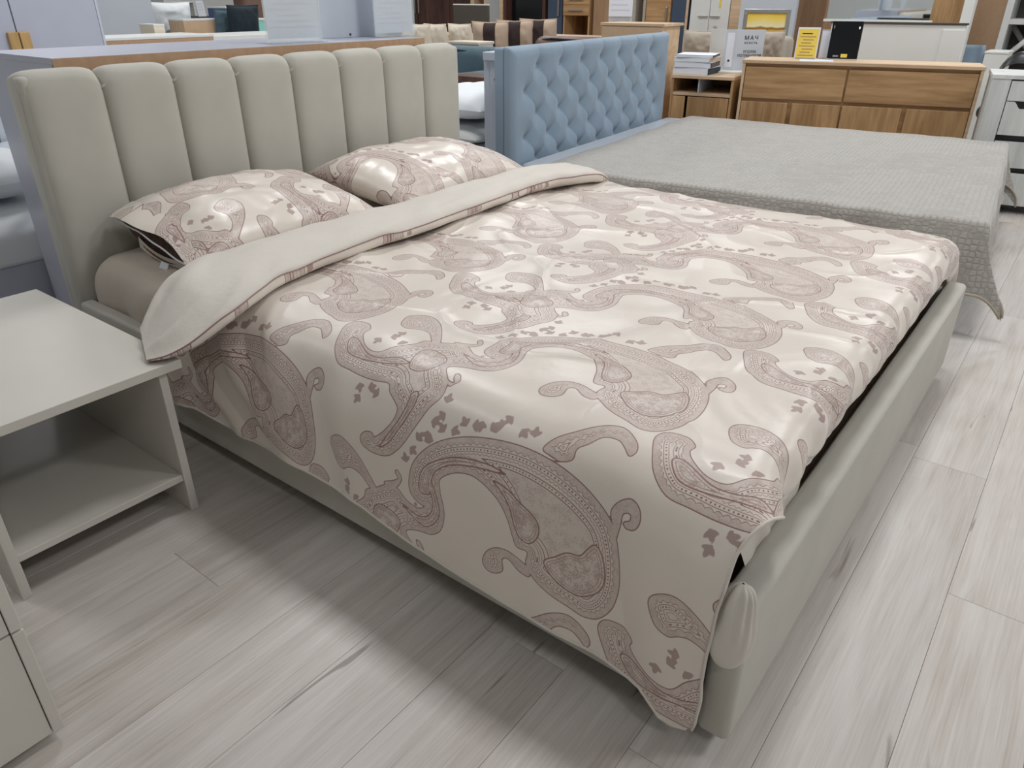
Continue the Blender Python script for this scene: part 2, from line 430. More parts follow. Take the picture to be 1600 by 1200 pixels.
LEAVES = [(-838, 877), (-815, 897), (-780, 911), (-754, 908), (-737, 921), (-691, 926), (-664, 927), (-727, 940), (-795, 901), (-897, 664), (-876, 659), (-912, 675), (-833, 689), (-860, 683), (-924, 660), (-1145, 1003), (-1122, 1022), (-1110, 1045), (-1090, 1020), (-880, 925), (-873, 898), (-892, 877), (-860, 870), (-896, 853), (-915, 835), (-880, 842), (-925, 810), (-936, 780), (-1101, 866), (-1080, 892), (-1053, 885), (-1110, 889)]
def smooth_closed(P, n_per=4):
    P = np.asarray(P, float) / 1000.0
    k = len(P); out = []
    for i in range(k):
        p0, p1, p2, p3 = P[i - 1], P[i], P[(i + 1) % k], P[(i + 2) % k]
        for j in range(n_per):
            f = j / n_per
            out.append(0.5 * (2 * p1 + (p2 - p0) * f + (2 * p0 - 5 * p1 + 4 * p2 - p3) * f * f + (3 * p1 - p0 - 3 * p2 + p3) * f ** 3))
    return np.array(out)
def poly_field(P, X, Y):
    """signed inside distance and run along the outline, periodic in the tile"""
    best_d = np.full(X.shape, -9.0); best_s = np.zeros(X.shape)
    lo = P.min(0) - 0.03; hi = P.max(0) + 0.03
    A = P; B = np.roll(P, -1, 0); E = B - A
    seg = np.linalg.norm(E, axis=1); cum = np.concatenate([[0], np.cumsum(seg)[:-1]])
    L2 = np.maximum((E ** 2).sum(1), 1e-12)
    for ix in range(-3, 4):
        for iy in range(-5, 5):
            x = X + ix * TX; y = Y + iy * TY
            m = (x > lo[0]) & (x < hi[0]) & (y > lo[1]) & (y < hi[1])
            if not m.any(): continue
            px = x[m]; py = y[m]
            dmin = np.full(px.shape, 9.0); sm_ = np.zeros(px.shape); ins = np.zeros(px.shape, bool)
            for j in range(len(A)):
                t = np.clip(((px - A[j, 0]) * E[j, 0] + (py - A[j, 1]) * E[j, 1]) / L2[j], 0, 1)
                dd = np.hypot(px - A[j, 0] - t * E[j, 0], py - A[j, 1] - t * E[j, 1])
                c = dd < dmin
                dmin[c] = dd[c]; sm_[c] = cum[j] + t[c] * seg[j]
                if E[j, 1] != 0:
                    cr = ((A[j, 1] > py) != (B[j, 1] > py)) & (px < E[j, 0] * (py - A[j, 1]) / E[j, 1] + A[j, 0])
                    ins ^= cr
            sd = np.where(ins, dmin, -dmin)
            bd = best_d[m]; bs = best_s[m]; c = sd > bd
            bd[c] = sd[c]; bs[c] = sm_[c]
            best_d[m] = bd; best_s[m] = bs
    return best_d, best_s
TN, TMm = 560, 273
_gx, _gy = np.meshgrid(np.arange(TN) * TX / TN, np.arange(TMm) * TY / TMm, indexing='ij')
T_d = np.full(_gx.shape, -9.0); T_s = np.zeros(_gx.shape); T_i = np.full(_gx.shape, -9.0); T_l = np.full(_gx.shape, -9.0)
for P in MOTIF.values():
    d, s = poly_field(smooth_closed(P), _gx, _gy); c = d > T_d
    T_d[c] = d[c]; T_s[c] = s[c]
for P in INNER.values():
    d, s = poly_field(smooth_closed(P), _gx, _gy); T_i = np.maximum(T_i, d)
for n, (lx, ly) in enumerate(LEAVES):
    a0 = n * 2.4
    for da, ll in ((0, 0.0120), (1.05, 0.0095), (-1.05, 0.0095)):
        a = a0 + da
        cx = lx / 1000 + math.cos(a) * ll * 0.55; cy = ly / 1000 + math.sin(a) * ll * 0.55
        ddx = (_gx - cx + TX / 2) % TX - TX / 2; ddy = (_gy - cy + TY / 2) % TY - TY / 2
        u = ddx * math.cos(a) + ddy * math.sin(a); v = -ddx * math.sin(a) + ddy * math.cos(a)
        T_l = np.maximum(T_l, (1 - np.sqrt((u / ll) ** 2 + (v / (ll * 0.46)) ** 2)) * ll * 0.46)
T_d = np.maximum(T_d, -0.03); T_i = np.maximum(T_i, -0.03); T_l = np.maximum(T_l, -0.03)
T_l = np.where(T_d > -0.002, -0.03, T_l)
def print_attrs(a, b):
    u = (np.asarray(a) % TX) / TX * TN; v = (np.asarray(b) % TY) / TY * TMm
    i = np.floor(u).astype(int); j = np.floor(v).astype(int); fu = u - i; fv = v - j
    i0, i1, j0, j1 = i % TN, (i + 1) % TN, j % TMm, (j + 1) % TMm
    def bil(T): return (T[i0, j0] * (1 - fu) + T[i1, j0] * fu) * (1 - fv) + (T[i0, j1] * (1 - fu) + T[i1, j1] * fu) * fv
    return {'pd': bil(T_d), 'ps': T_s[(np.rint(u).astype(int)) % TN, (np.rint(v).astype(int)) % TMm], 'pi': bil(T_i), 'pl': bil(T_l)}

#@@STRUCTURE
# ------------------------------------------------------------------ the room
R_ = ROOM
floor = tag(box('floor', R_['x0'], R_['x1'], R_['y0'], R_['y1'], -0.06, -0.004, MAT['plank'], bev=0), kind='structure')
floor['label'] = 'pale grey oak laminate floor of the showroom'
PW, PL = 0.185, 1.38
pm = box_mesh(-PW / 2 + 0.0003, PW / 2 - 0.0003, 0.0003, PL - 0.0003, -0.0045, 0.0, 0.0006, 1)
pm.materials.append(MAT['plank'])
for k in range(-20, 9):
    xc = 0.016 + PW * (k + 0.5)
    off = {0: 1.561, -1: 2.108}.get(k, random.random() * PL)
    y = off - PL * math.ceil((off + 0.5) / PL)
    while y < 7.2:
        p = bpy.data.objects.new('plank', pm); p.location = (xc, y, 0); link(p, floor); y += PL
tag(box('ceiling', R_['x0'], R_['x1'], R_['y0'], R_['y1'], R_['z1'], R_['z1'] + 0.1, MAT['ceil'], bev=0), 'grey showroom ceiling', kind='structure')
tag(box('wall_back', R_['x0'], R_['x1'], R_['y1'], R_['y1'] + 0.12, 0, R_['z1'], MAT['offwall'], bev=0), 'white far wall of the showroom', kind='structure')
tag(box('wall_left', R_['x0'] - 0.12, R_['x0'], R_['y0'], R_['y1'], 0, R_['z1'], MAT['offwall'], bev=0), 'white left wall of the showroom', kind='structure')
tag(box('wall_right', R_['x1'], R_['x1'] + 0.12, R_['y0'], R_['y1'], 0, R_['z1'], MAT['offwall'], bev=0), 'white right wall of the showroom', kind='structure')
tag(box('wall_front', R_['x0'], R_['x1'], R_['y0'] - 0.12, R_['y0'], 0, R_['z1'], MAT['offwall'], bev=0), 'white wall behind the photographer', kind='structure')
hm = box_mesh(-0.32, 0.32, -0.32, 0.32, 0.0, 0.06, 0.006, 1); hm.materials.append(MAT['white'])
for (lx, ly) in LAMPS:  # housing for every lamp, the added left fill included
    o = bpy.data.objects.new('ceiling_light', hm); o.location = (lx, ly, R_['z1'] - 0.06); link(o)
    tag(o, 'square white panel light on the ceiling', 'ceiling light', 'ceiling panel lights')

#@@BED
# ------------------------------------------------------------------ beige bed
BY0, BY1, BXH, BXF = 0.879, 2.72, -2.386, -0.213
bed = thing('bed', 'beige upholstered double bed with a channelled headboard under the paisley duvet', 'bed', (BXH, BY0, 0))
bw = BY1 - BY0
HT = 0.985
PWD = bw / 8
def channel_panel(w, h, t, edge):
    nu, nv = 19, 44
    u = np.linspace(-1, 1, nu); v = np.linspace(0, 1, nv)
    # profile over the top: up the front then over to the back
    prof = [(0.0, 0.0), (0.0, h * 0.3), (0.0, h * 0.6), (0.0, h * 0.85), (0.003, h - 0.045), (0.018, h - 0.012), (0.045, h), (0.08, h - 0.002), (t, h - 0.012)]
    Q, s = arcpath(prof, 300); vi = np.concatenate([np.linspace(0, 0.80, 20), np.linspace(0.81, 1, 24)]) * s[-1]
    px = np.interp(vi, s, Q[:, 0]); pz = np.interp(vi, s, Q[:, 1])
    V = np.zeros((nu, nv, 3))
    for i, uu in enumerate(u):
        k = (1 - abs(uu) ** 4.5)
        dep = 0.026 * (1 - k ** 0.6 if k > 0 else 1.0)
        zz = pz - dep * 0.8 * sstep(h - 0.10, h, pz)
        pucker = 0.0022 * np.exp(-((pz - (h - 0.04)) / 0.025) ** 2) * np.sin(pz * 210 + 0.4 * i) * abs(uu) ** 4
        V[i, :, 0] = -px - dep * (1 - sstep(0.03, 0.09, px)) - pucker
        V[i, :, 1] = uu * w / 2
        V[i, :, 2] = zz
    F = grid_faces(nu, nv)
    # side and back closure
    n0 = nu * nv
    bk = np.zeros((nu, 2, 3)); bk[:, 0] = V[:, -1]; bk[:, 1] = V[:, -1]; bk[:, 1, 2] = 0; bk[:, 0, 0] = -t; bk[:, 1, 0] = -t
    V2 = np.concatenate([V.reshape(-1, 3), bk.reshape(-1, 3)])
    F2 = grid_faces(nu, 2, n0)
    S = []
    for i, fl in ((0, 0), (nu - 1, 1)):
        for j in range(nv - 1):
            a = i * nv + j; b = a + 1; c = n0 + i * 2 + 1
            S.append((a, b, c, c) if fl == 0 else (b, a, c, c))
        # last to back top
    me_v = V2; tri = [tuple(f) for f in F] + [tuple(f) for f in F2] + [s_[:3] for s_ in S]
    return me_v, tri
for i in range(8):
    v_, f_ = channel_panel(PWD - 0.00275, HT - 0.06, 0.10, i in (0, 7))
    pyd('headboard_panel', v_, f_, MAT['beige'], bed, True, loc=(0, 0.014 + (PWD - 0.00175) * (i + 0.5), 0.06))
for q in (0.0145, bw - 0.036): box('headboard_side', -0.104, -0.014, q, q + 0.036, 0.06, HT - 0.014, MAT['beige'], bed, 0.017, 5)
box('headboard_backing', -0.112, -0.098, 0.018, bw - 0.006, 0.05, HT - 0.03, MAT['beige'], bed, 0.003)
RZ0, RZ1 = 0.05, 0.322
box('side_rail', 0.0, BXF - BXH - 0.065, 0.0, 0.045, RZ0, RZ1, MAT['beige'], bed, 0.012, 4)
box('side_rail', 0.0, BXF - BXH - 0.065, bw - 0.045, bw, RZ0, RZ1, MAT['beige'], bed, 0.012, 4)
L_ = BXF - BXH
box('footboard', L_ - 0.058, L_, -0.004, bw + 0.004, RZ0 - 0.012, RZ1 + 0.015, MAT['beige'], bed, 0.014, 4)
box('slat_base', 0.01, L_ - 0.07, 0.05, bw - 0.05, 0.17, 0.195, MAT['palewood'], bed, 0.003)
for fx in (0.06, L_ - 0.10):
    for fy in (0.05, bw - 0.09):
        box('foot', fx, fx + 0.05, fy, fy + 0.05, 0.0, 0.052, MAT['black'], bed, 0.004)

# mattress with its fitted sheet
def mattress(name, x0, x1, y0, y1, z0, z1, mat, parent=None, r=0.06, seed=3, amp=0.006):
    nu, nv = 150, 130
    Pf = []
    prof = [(0, z0), (-0.012, (z0 + z1) / 2), (-0.004, z1 - r), (r * 0.35, z1 - r * 0.3), (r * 1.1, z1), (0.25, z1 + 0.004)]
    Q, s = arcpath([(a, b) for a, b in prof], 200)
    W = (y1 - y0); Ln = (x1 - x0)
    e = np.linspace(0, s[-1], 26)
    ins = np.interp(e, s, Q[:, 0]); zz = np.interp(e, s, Q[:, 1])
    V = []; nper = 4 * 60
    def outline(inset, n=60):
        a0, a1, b0, b1 = x0 + inset, x1 - inset, y0 + inset, y1 - inset; rc = max(0.05 - inset * 0.1, 0.02)
        pts = []
        for cxx, cyy, st in ((a0 + rc, b0 + rc, PI), (a1 - rc, b0 + rc, 1.5 * PI), (a1 - rc, b1 - rc, 0), (a0 + rc, b1 - rc, PI / 2)):
            for k_ in range(12):
                an = st + PI / 2 * k_ / 11
                pts.append((cxx + rc * math.cos(an), cyy + rc * math.sin(an)))
        pts = np.array(pts + [pts[0]])
        cs = np.concatenate([[0], np.cumsum(np.linalg.norm(np.diff(pts, axis=0), axis=1))])
        tt = np.linspace(0, cs[-1], nper, endpoint=False)
        return np.stack([np.interp(tt, cs, pts[:, 0]), np.interp(tt, cs, pts[:, 1])], 1), tt
    rings = []
    for k_, (i_, z_) in enumerate(zip(ins, zz)):
        o_, tt = outline(i_)
        wr = amp * vnoise(tt * 14, np.full_like(tt, z_ * 6), seed) * math.sin(PI * min(1, k_ / 18))
        rings.append(np.column_stack([o_[:, 0] + wr, o_[:, 1] + wr, np.full(nper, z_) + 0.6 * wr]))
    V = np.concatenate(rings + [np.array([[(x0 + x1) / 2, (y0 + y1) / 2, z1 + 0.004]])])
    F = []
    for k_ in range(len(rings) - 1):
        for j in range(nper):
            j2 = (j + 1) % nper
            F.append((k_ * nper + j, k_ * nper + j2, (k_ + 1) * nper + j2, (k_ + 1) * nper + j))
    c = len(V) - 1; b = (len(rings) - 1) * nper
    F += [(b + j, b + (j + 1) % nper, c) for j in range(nper)]
    F.append(tuple(range(nper - 1, -1, -1)))
    return pyd(name, V, F, mat, parent, True)
mt = mattress('mattress', -2.372, -0.315, 0.932, 2.665, 0.197, 0.462, MAT['sheet'], amp=0.013)
tag(mt, 'mattress in a champagne satin sheet at the head of the paisley bed', 'mattress')

# ------------------------------------------------------------------ duvet
duvet = thing('duvet', 'cream satin duvet with mauve paisley print and folded-back plain lining', 'duvet', (0, 0, 0))
near = [(1.25, 0.500), (1.12, 0.502), (1.02, 0.496), (0.945, 0.468), (0.902, 0.415), (0.872, 0.34), (0.860, 0.22), (0.850, 0.10), (0.846, 0.0)]
Qn, sn = arcpath(near, 500)          # runs down the near side; cloth b = 1.25 - arc
far = [(2.45, 0.500), (2.56, 0.500), (2.65, 0.488), (2.715, 0.452), (2.755, 0.39), (2.77, 0.30), (2.775, 0.20)]
Qf, sf = arcpath(far, 300)
XA, XE = -1.93, -0.345
footp = [(-0.345, 0.0), (-0.296, -0.004), (-0.266, -0.022), (-0.253, -0.052), (-0.254, -0.085), (-0.270, -0.122)]
Qt, st_ = arcpath(footp, 200)
hem_x = [-2.1, -1.822, -1.627, -1.317, -1.069, -0.933, -0.765, -0.544, -0.452, -0.37, -0.31, -0.262]
hem_z = [0.175, 0.173, 0.176, 0.169, 0.163, 0.135, 0.124, 0.114, 0.112, 0.095, 0.052, 0.072]
NU, NV = 540, 780
U = np.linspace(0, 1, NU)[:, None]; Vv = np.linspace(0, 1, NV)[None, :]
b_far = 2.45 + sf[-1] * 0.85
# near hem in arc length, per x
zz_ = np.interp(-np.linspace(-2.1, -0.1, 200), -np.linspace(-2.1, -0.1, 200)[::-1], np.zeros(200))
def hem_arc(x):
    z = np.interp(x, hem_x, hem_z)
    zs = Qn[::-1, 1]; ss = sn[::-1]
    return np.interp(z, zs, ss)
a_lin = XA + U * (-0.262 - XA)
b_near = 1.25 - hem_arc(a_lin)       # cloth coordinate at the hem
B = b_near + Vv * (b_far - b_near)
wfoot = sstep(0.86, 1.10, B)
a_end = -0.262 * (1 - wfoot) + (XE + st_[-1]) * wfoot
A_ = XA + U * (a_end - XA)
y = np.where(B < 1.25, np.interp(1.25 - B, sn, Qn[:, 0]), np.where(B > 2.45, np.interp(B - 2.45, sf, Qf[:, 0]), B))
z = np.where(B < 1.25, np.interp(1.25 - B, sn, Qn[:, 1]), np.where(B > 2.45, np.interp(B - 2.45, sf, Qf[:, 1]), 0.500))
e = np.clip(A_ - XE, 0, None)
xt = np.where(A_ > XE, np.interp(e, st_, Qt[:, 0]), A_); dz = np.where(A_ > XE, np.interp(e, st_, Qt[:, 1]), 0)
x = A_ * (1 - wfoot) + xt * wfoot
z = z + dz * wfoot
# soft relief: puffs, drawn wrinkles, folds in the hanging side
top = sstep(0.93, 1.10, B)
side = 1 - top
r1 = vnoise(A_ * 3.2, B * 3.6, 1) * 0.009 + vnoise(A_ * 8, B * 7, 2) * 0.0035 + vnoise(A_ * 16 + 3 * vnoise(A_ * 3, B * 3, 9), B * 9, 3) * 0.0016
ridge = (1 - np.abs(vnoise(A_ * 5 + B * 2.5, B * 6 - A_ * 2, 61))) ** 6 * 0.0045 + (1 - np.abs(vnoise(A_ * 3 - B * 4, B * 3 + A_ * 2, 62))) ** 9 * 0.005
z = z + top * (r1 + ridge)
wr = np.sin((A_ * 0.86 + B * 0.5) * 34 + 3 * vnoise(A_ * 4, B * 4, 5)) * 0.003 * sstep(-1.15, -1.6, A_) * top
z = z + wr
fold = vnoise(A_ * 6.5 + B * 1.5, B * 1.6, 11) * 0.016 + vnoise(A_ * 15 + B * 4, B * 3, 12) * 0.005
left = sstep(-1.15, -1.7, A_)
fold = fold + left * np.sin((A_ + B * 0.9) * 30 + 2 * vnoise(A_ * 5, B * 5, 17)) * 0.020
amp = side * sstep(1.02, 0.80, B)
y = y - amp * np.clip(fold + 0.010, -0.002, None) * (0.55 + 0.5 * left)
z = z + amp * fold * 0.25
x = x + side * 0.004 * vnoise(B * 22, A_ * 2, 15) * sstep(-0.45, -0.27, A_)
# ruffles along the foot roll
ruf = wfoot * sstep(-0.36, -0.30, A_) * np.sin(B * 46 + 2.5 * vnoise(B * 5, A_, 21)) * 0.0045 * (0.35 + 0.65 * sstep(1.7, 1.0, B))
x = x + ruf
V = np.stack([x, y, z], -1)
np_mesh('cover', V, grid_faces(NU, NV), MAT['paisley'], duvet, True, print_attrs(A_, B))
# hem seam
hv = V[:, 0, :]
tube('hem_seam', [tuple(p) for p in hv[::8]], 0.0035, MAT['lining'], duvet, 6)
fe = V[-1, :, :]
tube('foot_seam', [tuple(p) for p in fe[::6]], 0.003, MAT['lining'], duvet, 6)

# folded-back strip (lining up), cross-section swept from the far side to the bedside table
ST = np.array([  # back x,y,z   front x,y,z   thickness
    (-1.765, 2.775, 0.435, -1.575, 2.745, 0.425, 0.020),
    (-1.785, 2.715, 0.478, -1.560, 2.680, 0.470, 0.048),
    (-1.805, 2.600, 0.502, -1.565, 2.560, 0.500, 0.062),
    (-1.820, 2.300, 0.506, -1.630, 2.300, 0.503, 0.064),
    (-1.828, 2.000, 0.506, -1.615, 2.000, 0.503, 0.062),
    (-1.832, 1.700, 0.506, -1.598, 1.700, 0.503, 0.060),
    (-1.838, 1.400, 0.506, -1.592, 1.380, 0.503, 0.060),
    (-1.845, 1.150, 0.506, -1.565, 1.100, 0.500, 0.060),
    (-1.842, 1.000, 0.500, -1.520, 0.960, 0.492, 0.060),
    (-1.825, 0.910, 0.486, -1.500, 0.860, 0.470, 0.060),
    (-1.805, 0.845, 0.458, -1.512, 0.785, 0.444, 0.052),
    (-1.790, 0.805, 0.437, -1.545, 0.730, 0.428, 0.036),
    (-1.775, 0.775, 0.430, -1.590, 0.690, 0.424, 0.012)])
ns, nr = 220, 64
S_ = catmull(ST, ns)
th = np.linspace(0, 2 * PI, nr, endpoint=False)
V = np.zeros((ns, nr, 3)); PA = np.zeros((ns, nr)); PB = np.zeros((ns, nr))
cx_ = np.cos(th); sx_ = np.sin(th)
ex = np.sign(cx_) * np.abs(cx_) ** 0.55; ez = np.sign(sx_) * np.abs(sx_) ** 0.8
for i in range(ns):
    b_, f_, h_ = S_[i, 0:3], S_[i, 3:6], S_[i, 6]
    c_ = (b_ + f_) / 2; hw = (f_ - b_) / 2
    u_ = ex; yv = c_[1]
    sag = 0.004 * vnoise(np.full(nr, yv * 5.0), u_ * 1.5, 31) + 0.004 * vnoise(np.full(nr, yv * 13.0) + u_ * 2, u_ * 3.0, 32)
    up = (ez + 1) / 2
    end = sstep(0.98, 0.78, np.array(yv))
    cr = end * 0.010 * np.sin(u_ * 9 + yv * 20) * up
    for a in range(3):
        V[i, :, a] = c_[a] + hw[a] * u_
    V[i, :, 2] += up * h_ + (sag + cr) * up * min(1, h_ / 0.03) - 0.002
    V[i, :, 0] += 0.006 * vnoise(np.full(nr, yv * 9.0), up * 2, 35) * np.abs(u_) ** 3
    PA[i] = V[i, :, 0]; PB[i] = V[i, :, 1] + 0.13
Fq = []; mi = []
for i in range(ns - 1):
    for j in range(nr):
        j2 = (j + 1) % nr
        Fq.append((i * nr + j, i * nr + j2, (i + 1) * nr + j2, (i + 1) * nr + j))
        tm = 2 * PI * (j + 0.5) / nr
        mi.append(1 if (tm > 2 * PI - 1.9 or tm < 0.20) else 0)
fo = np_mesh('folded_lining', V, Fq, [MAT['lining'], MAT['paisley']], duvet, True, print_attrs(PA, PB), mi)
tag(fo, 'plain cream lining turned back over the duvet')
jj = int(0.26 / (2 * PI) * nr) + 0
tube('fold_seam', [tuple(V[i, 2] + np.array([0.0, 0, 0.001])) for i in range(2, ns - 1, 2)], 0.0018, MAT['paisley'], duvet, 6)
for end in (0, ns - 1):
    pyd('fold_end', [tuple(p) for p in V[end]], [tuple(range(nr))], MAT['lining'], duvet, False)

# rumpled under-sheet at the foot corner
sh = thing('bed_sheet', 'rumpled cream sheet bunched at the foot corner of the paisley bed', 'sheet', (0, 0, 0))
nu, nv = 48, 72
uu, vv = np.meshgrid(np.linspace(0.03, PI - 0.03, nu), np.linspace(0, 2 * PI, nv, endpoint=False), indexing='ij')
pleat = np.sin(vv * 9 + 1.8 * np.sin(vv * 2 + uu)) * 0.13 * sstep(2.3, 0.4, uu)
rad = 1 + pleat + 0.05 * vnoise(uu * 2.0, np.cos(vv) * 1.5 + 5, 6)
cxs = np.array([-0.240, 0.862, 0.300])
lean = (1 + np.cos(uu)) / 2
vx = cxs[0] + 0.032 * (1 + 0.25 * np.sin(uu) * sstep(1.2, 2.2, uu)) * rad * np.sin(uu) ** 0.8 * np.cos(vv); vy = cxs[1] + 0.022 * rad * np.sin(uu) ** 0.8 * np.sin(vv) + 0.03 * lean; vz = cxs[2] + 0.075 * np.cos(uu)
Vb = np.stack([vx, vy, vz], -1); Fb = []
for i in range(nu - 1):
    for j in range(nv):
        Fb.append((i * nv + j, (i + 1) * nv + j, (i + 1) * nv + (j + 1) % nv, i * nv + (j + 1) % nv))
np_mesh('sheet_bunch', Vb, Fb, MAT['lining'], sh)
bs = np.linspace(0.98, 1.42, 90)
Vr = []
for q, t in enumerate(np.linspace(0, 1, 9)):
    wv_ = 0.010 * np.sin(bs * 60 + 2 * np.sin(bs * 17)) * math.sin(PI * (0.25 + 0.6 * t))
    tp = sstep(1.42, 1.2, bs)
    Vr.append(np.stack([-0.305 + 0.038 * t * tp + wv_ * 0.6 * t, bs, 0.335 + 0.045 * math.sin(PI * (0.5 + t * 0.55)) * tp + wv_ * 0.5], -1))
np_mesh('sheet_edge', np.array(Vr), grid_faces(9, 90), MAT['lining'], sh)

# ------------------------------------------------------------------ pillows
def pillow_grid(w, d, h, n=90, seed=1, wr=0.006):
    """soft cushion in local coords: length w on y, depth d on x; returns top and bottom grids"""
    g = np.linspace(-1, 1, n)
    u, v = np.meshgrid(g, g, indexing='ij')
    u = np.sign(u) * (1 - (1 - np.abs(u)) ** 1.25); v = np.sign(v) * (1 - (1 - np.abs(v)) ** 1.25)
    X = u * d / 2 * (1 - 0.07 * (1 - v ** 2) ** 1 * 0 - 0.05 * (1 - np.abs(v)) * np.abs(u) ** 3)
    Y = v * w / 2 * (1 - 0.05 * (1 - np.abs(u)) * np.abs(v) ** 3)
    t = np.clip((1 - np.abs(u) ** 2.6) * (1 - np.abs(v) ** 3.0), 0, 1) ** 0.50
    rim = np.clip((1 - np.abs(u)) * (1 - np.abs(v)) * 6, 0, 1)
    wn = wr * (vnoise(u * 3 + 9, v * 3.5, seed) + 0.5 * vnoise(u * 7, v * 8, seed + 1)) * rim
    Zt = t * h / 2 + wn; Zb = -t * h / 2 * 0.75
    return X, Y, Zt, Zb, u, v
def pillow(name, label, loc, rot, w, d, h, seed, offs, mat, cat='pillow', attrs=True, parent=None, n=90):
    X, Y, Zt, Zb, u, v = pillow_grid(w, d, h, n, seed)
    n = X.shape[0]
    V = np.concatenate([np.stack([X, Y, Zt], -1).reshape(-1, 3), np.stack([X, Y, Zb], -1).reshape(-1, 3)])
    F = np.concatenate([grid_faces(n, n), grid_faces(n, n, n * n, True)])
    at_ = None
    if attrs:
        pa = np.concatenate([(X + offs[0]).ravel()] * 2); pb = np.concatenate([(Y + offs[1]).ravel()] * 2)
        at_ = print_attrs(pa, pb)
    if parent is None:
        t = thing(name, label, cat, loc, 0, None, rot)
        np_mesh('pillowcase', V, F, mat, t, True, at_)
        return t
    return np_mesh(name, V, F, mat, parent, True, at_)
P1 = pillow('pillow', 'paisley pillow with open zipped end nearest the bedside table', (-2.10, 1.36, 0.543), (0, math.radians(7), math.radians(-2)), 0.67, 0.50, 0.205, 3, (0.35, 0.10), MAT['paisley'])
P2 = pillow('pillow', 'paisley pillow against the far end of the beige headboard', (-2.10, 2.16, 0.546), (0, math.radians(8), math.radians(3)), 0.76, 0.50, 0.205, 8, (0.02, 0.27), MAT['paisley'])
# open end of the near pillow: dark inside, hanging flap, zip and care tag
def lens(name, mat, parent, y, xs, zt, zb, dy=0.0):
    n = len(xs)
    V = [(x_, y + dy * math.sin(PI * i / (n - 1)), a) for i, (x_, a) in enumerate(zip(xs, zt))] + [(x_, y - dy * math.sin(PI * i / (n - 1)), b) for i, (x_, b) in enumerate(zip(xs, zb))]
    F = [(i, i + 1, n + i + 1, n + i) for i in range(n - 1)]
    return pyd(name, V, F, mat, parent, True)
xs = np.linspace(-0.21, 0.23, 24); tt = np.linspace(0, 1, 24)
zt = 0.030 * np.sin(PI * tt) + 0.012 * np.sin(tt * 9); zb = -0.055 * np.sin(PI * tt) - 0.004
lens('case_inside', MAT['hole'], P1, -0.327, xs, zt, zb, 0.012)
tube('zipper', [(x_, -0.343 - 0.006 * math.sin(PI * t_), 0.010 * math.sin(t_ * 5.0) - 0.008 + 0.002 * math.sin(t_ * 22)) for x_, t_ in zip(xs, tt)], 0.0028, MAT['bedlinen'], P1, 6)
lens('lower_flap', MAT['sheet'], P1, -0.337, xs[6:], zb[6:] * 0.55, zb[6:] * 1.25 - 0.004, -0.012)
nl = 20; ue = np.linspace(-0.22, 0.235, nl)
Vt = []
for r_, (dy_, dz_) in enumerate(((0.045, 0.03), (0.0, 0.012), (-0.022, 0.002), (-0.03, -0.004))):
    Vt.append(np.stack([ue, np.full(nl, -0.327 + dy_) - 0.008 * np.sin(np.linspace(0, 7, nl)), 0.034 * np.sin(PI * np.linspace(0.06, 0.97, nl)) + dz_ + 0.006 * np.sin(np.linspace(0, 11, nl))], -1))
Vt = np.array(Vt)
np_mesh('upper_flap', Vt, grid_faces(4, nl), MAT['paisley'], P1, True, print_attrs(Vt[..., 0] + 0.35, Vt[..., 1] + 0.10))
box('care_tag', -0.012, 0.012, -0.010, 0.010, -0.001, 0.001, MAT['paper'], P1, 0.0004, loc=(0.06, -0.347, -0.064), rot=(1.1, 0.2, 0.5))

# ------------------------------------------------------------------ bedside table
tb = thing('bedside_table', 'greige bedside table with an open lower shelf beside the paisley bed', 'bedside table', (-1.555, 0.27, 0))
TW, TDp = 0.482, 0.76
box('table_top', -TDp, 0.0, 0, TW, 0.398, 0.420, MAT['whitegrey'], tb, 0.0015)
box('side_panel', -TDp + 0.02, -0.022, TW - 0.050, TW - 0.030, 0, 0.398, MAT['whitegrey'], tb, 0.0015)
box('side_panel', -TDp + 0.02, -0.022, 0.030, 0.050, 0, 0.398, MAT['whitegrey'], tb, 0.0015)
box('shelf', -TDp + 0.02, -0.026, 0.050, TW - 0.050, 0.092, 0.110, MAT['whitegrey'], tb, 0.0015)

# white drawer unit at the photographer's left
dc = thing('drawer_unit', 'greige drawer unit at the lower left edge in front of the bedside table', 'drawer unit', (-1.166, 0.207, 0))
box('body', -0.42, -0.018, -0.44, 0.0, 0.03, 0.50, MAT['whitegrey'], dc, 0.002)
for z0, z1 in ((0.02, 0.256), (0.260, 0.498)):
    dr = box('drawer', -0.016, 0.0, -0.42, -0.0195, z0, z1, MAT['whitegrey'], dc, 0.0015)
    box('edge_stile', -0.016, 0.002, -0.018, 0.0, z0, z1, MAT['whitegrey'], dr, 0.0015)
for fy in (-0.40, -0.06):
    box('foot', -0.06, -0.03, fy, fy + 0.03, 0, 0.03, MAT['white'], dc, 0.002)
    box('foot', -0.39, -0.36, fy, fy + 0.03, 0, 0.03, MAT['white'], dc, 0.002)

#@@LILAC
# ------------------------------------------------------------------ lilac cabinet right behind the headboard
pA = onx(80, 97, -2.52); pB = onx(690, 47, -2.52)
lc_y0 = float(pA[1]) - 0.0; lc_z = float(pA[2]) + 0.010; lc_y1 = 2.62
lcab = thing('cabinet', 'lilac cabinet with a brown fibreboard back behind the beige headboard', 'cabinet', (-2.515, lc_y0, 0), PI / 2)
Wc = lc_y1 - lc_y0; Dc = 0.52
box('top_board', 0, Wc, 0, Dc, lc_z - 0.018, lc_z, MAT['lilac'], lcab, 0.001)
box('end_panel', 0, 0.018, 0.006, Dc, 0.0, lc_z - 0.018, MAT['lilac'], lcab, 0.001)
box('end_panel', Wc - 0.018, Wc, 0.006, Dc, 0.0, lc_z - 0.018, MAT['lilac'], lcab, 0.001)
box('back_board', 0.0, Wc, -0.004, 0.0, 0.04, lc_z - 0.0015, MAT['mdf'], lcab, 0.0005)
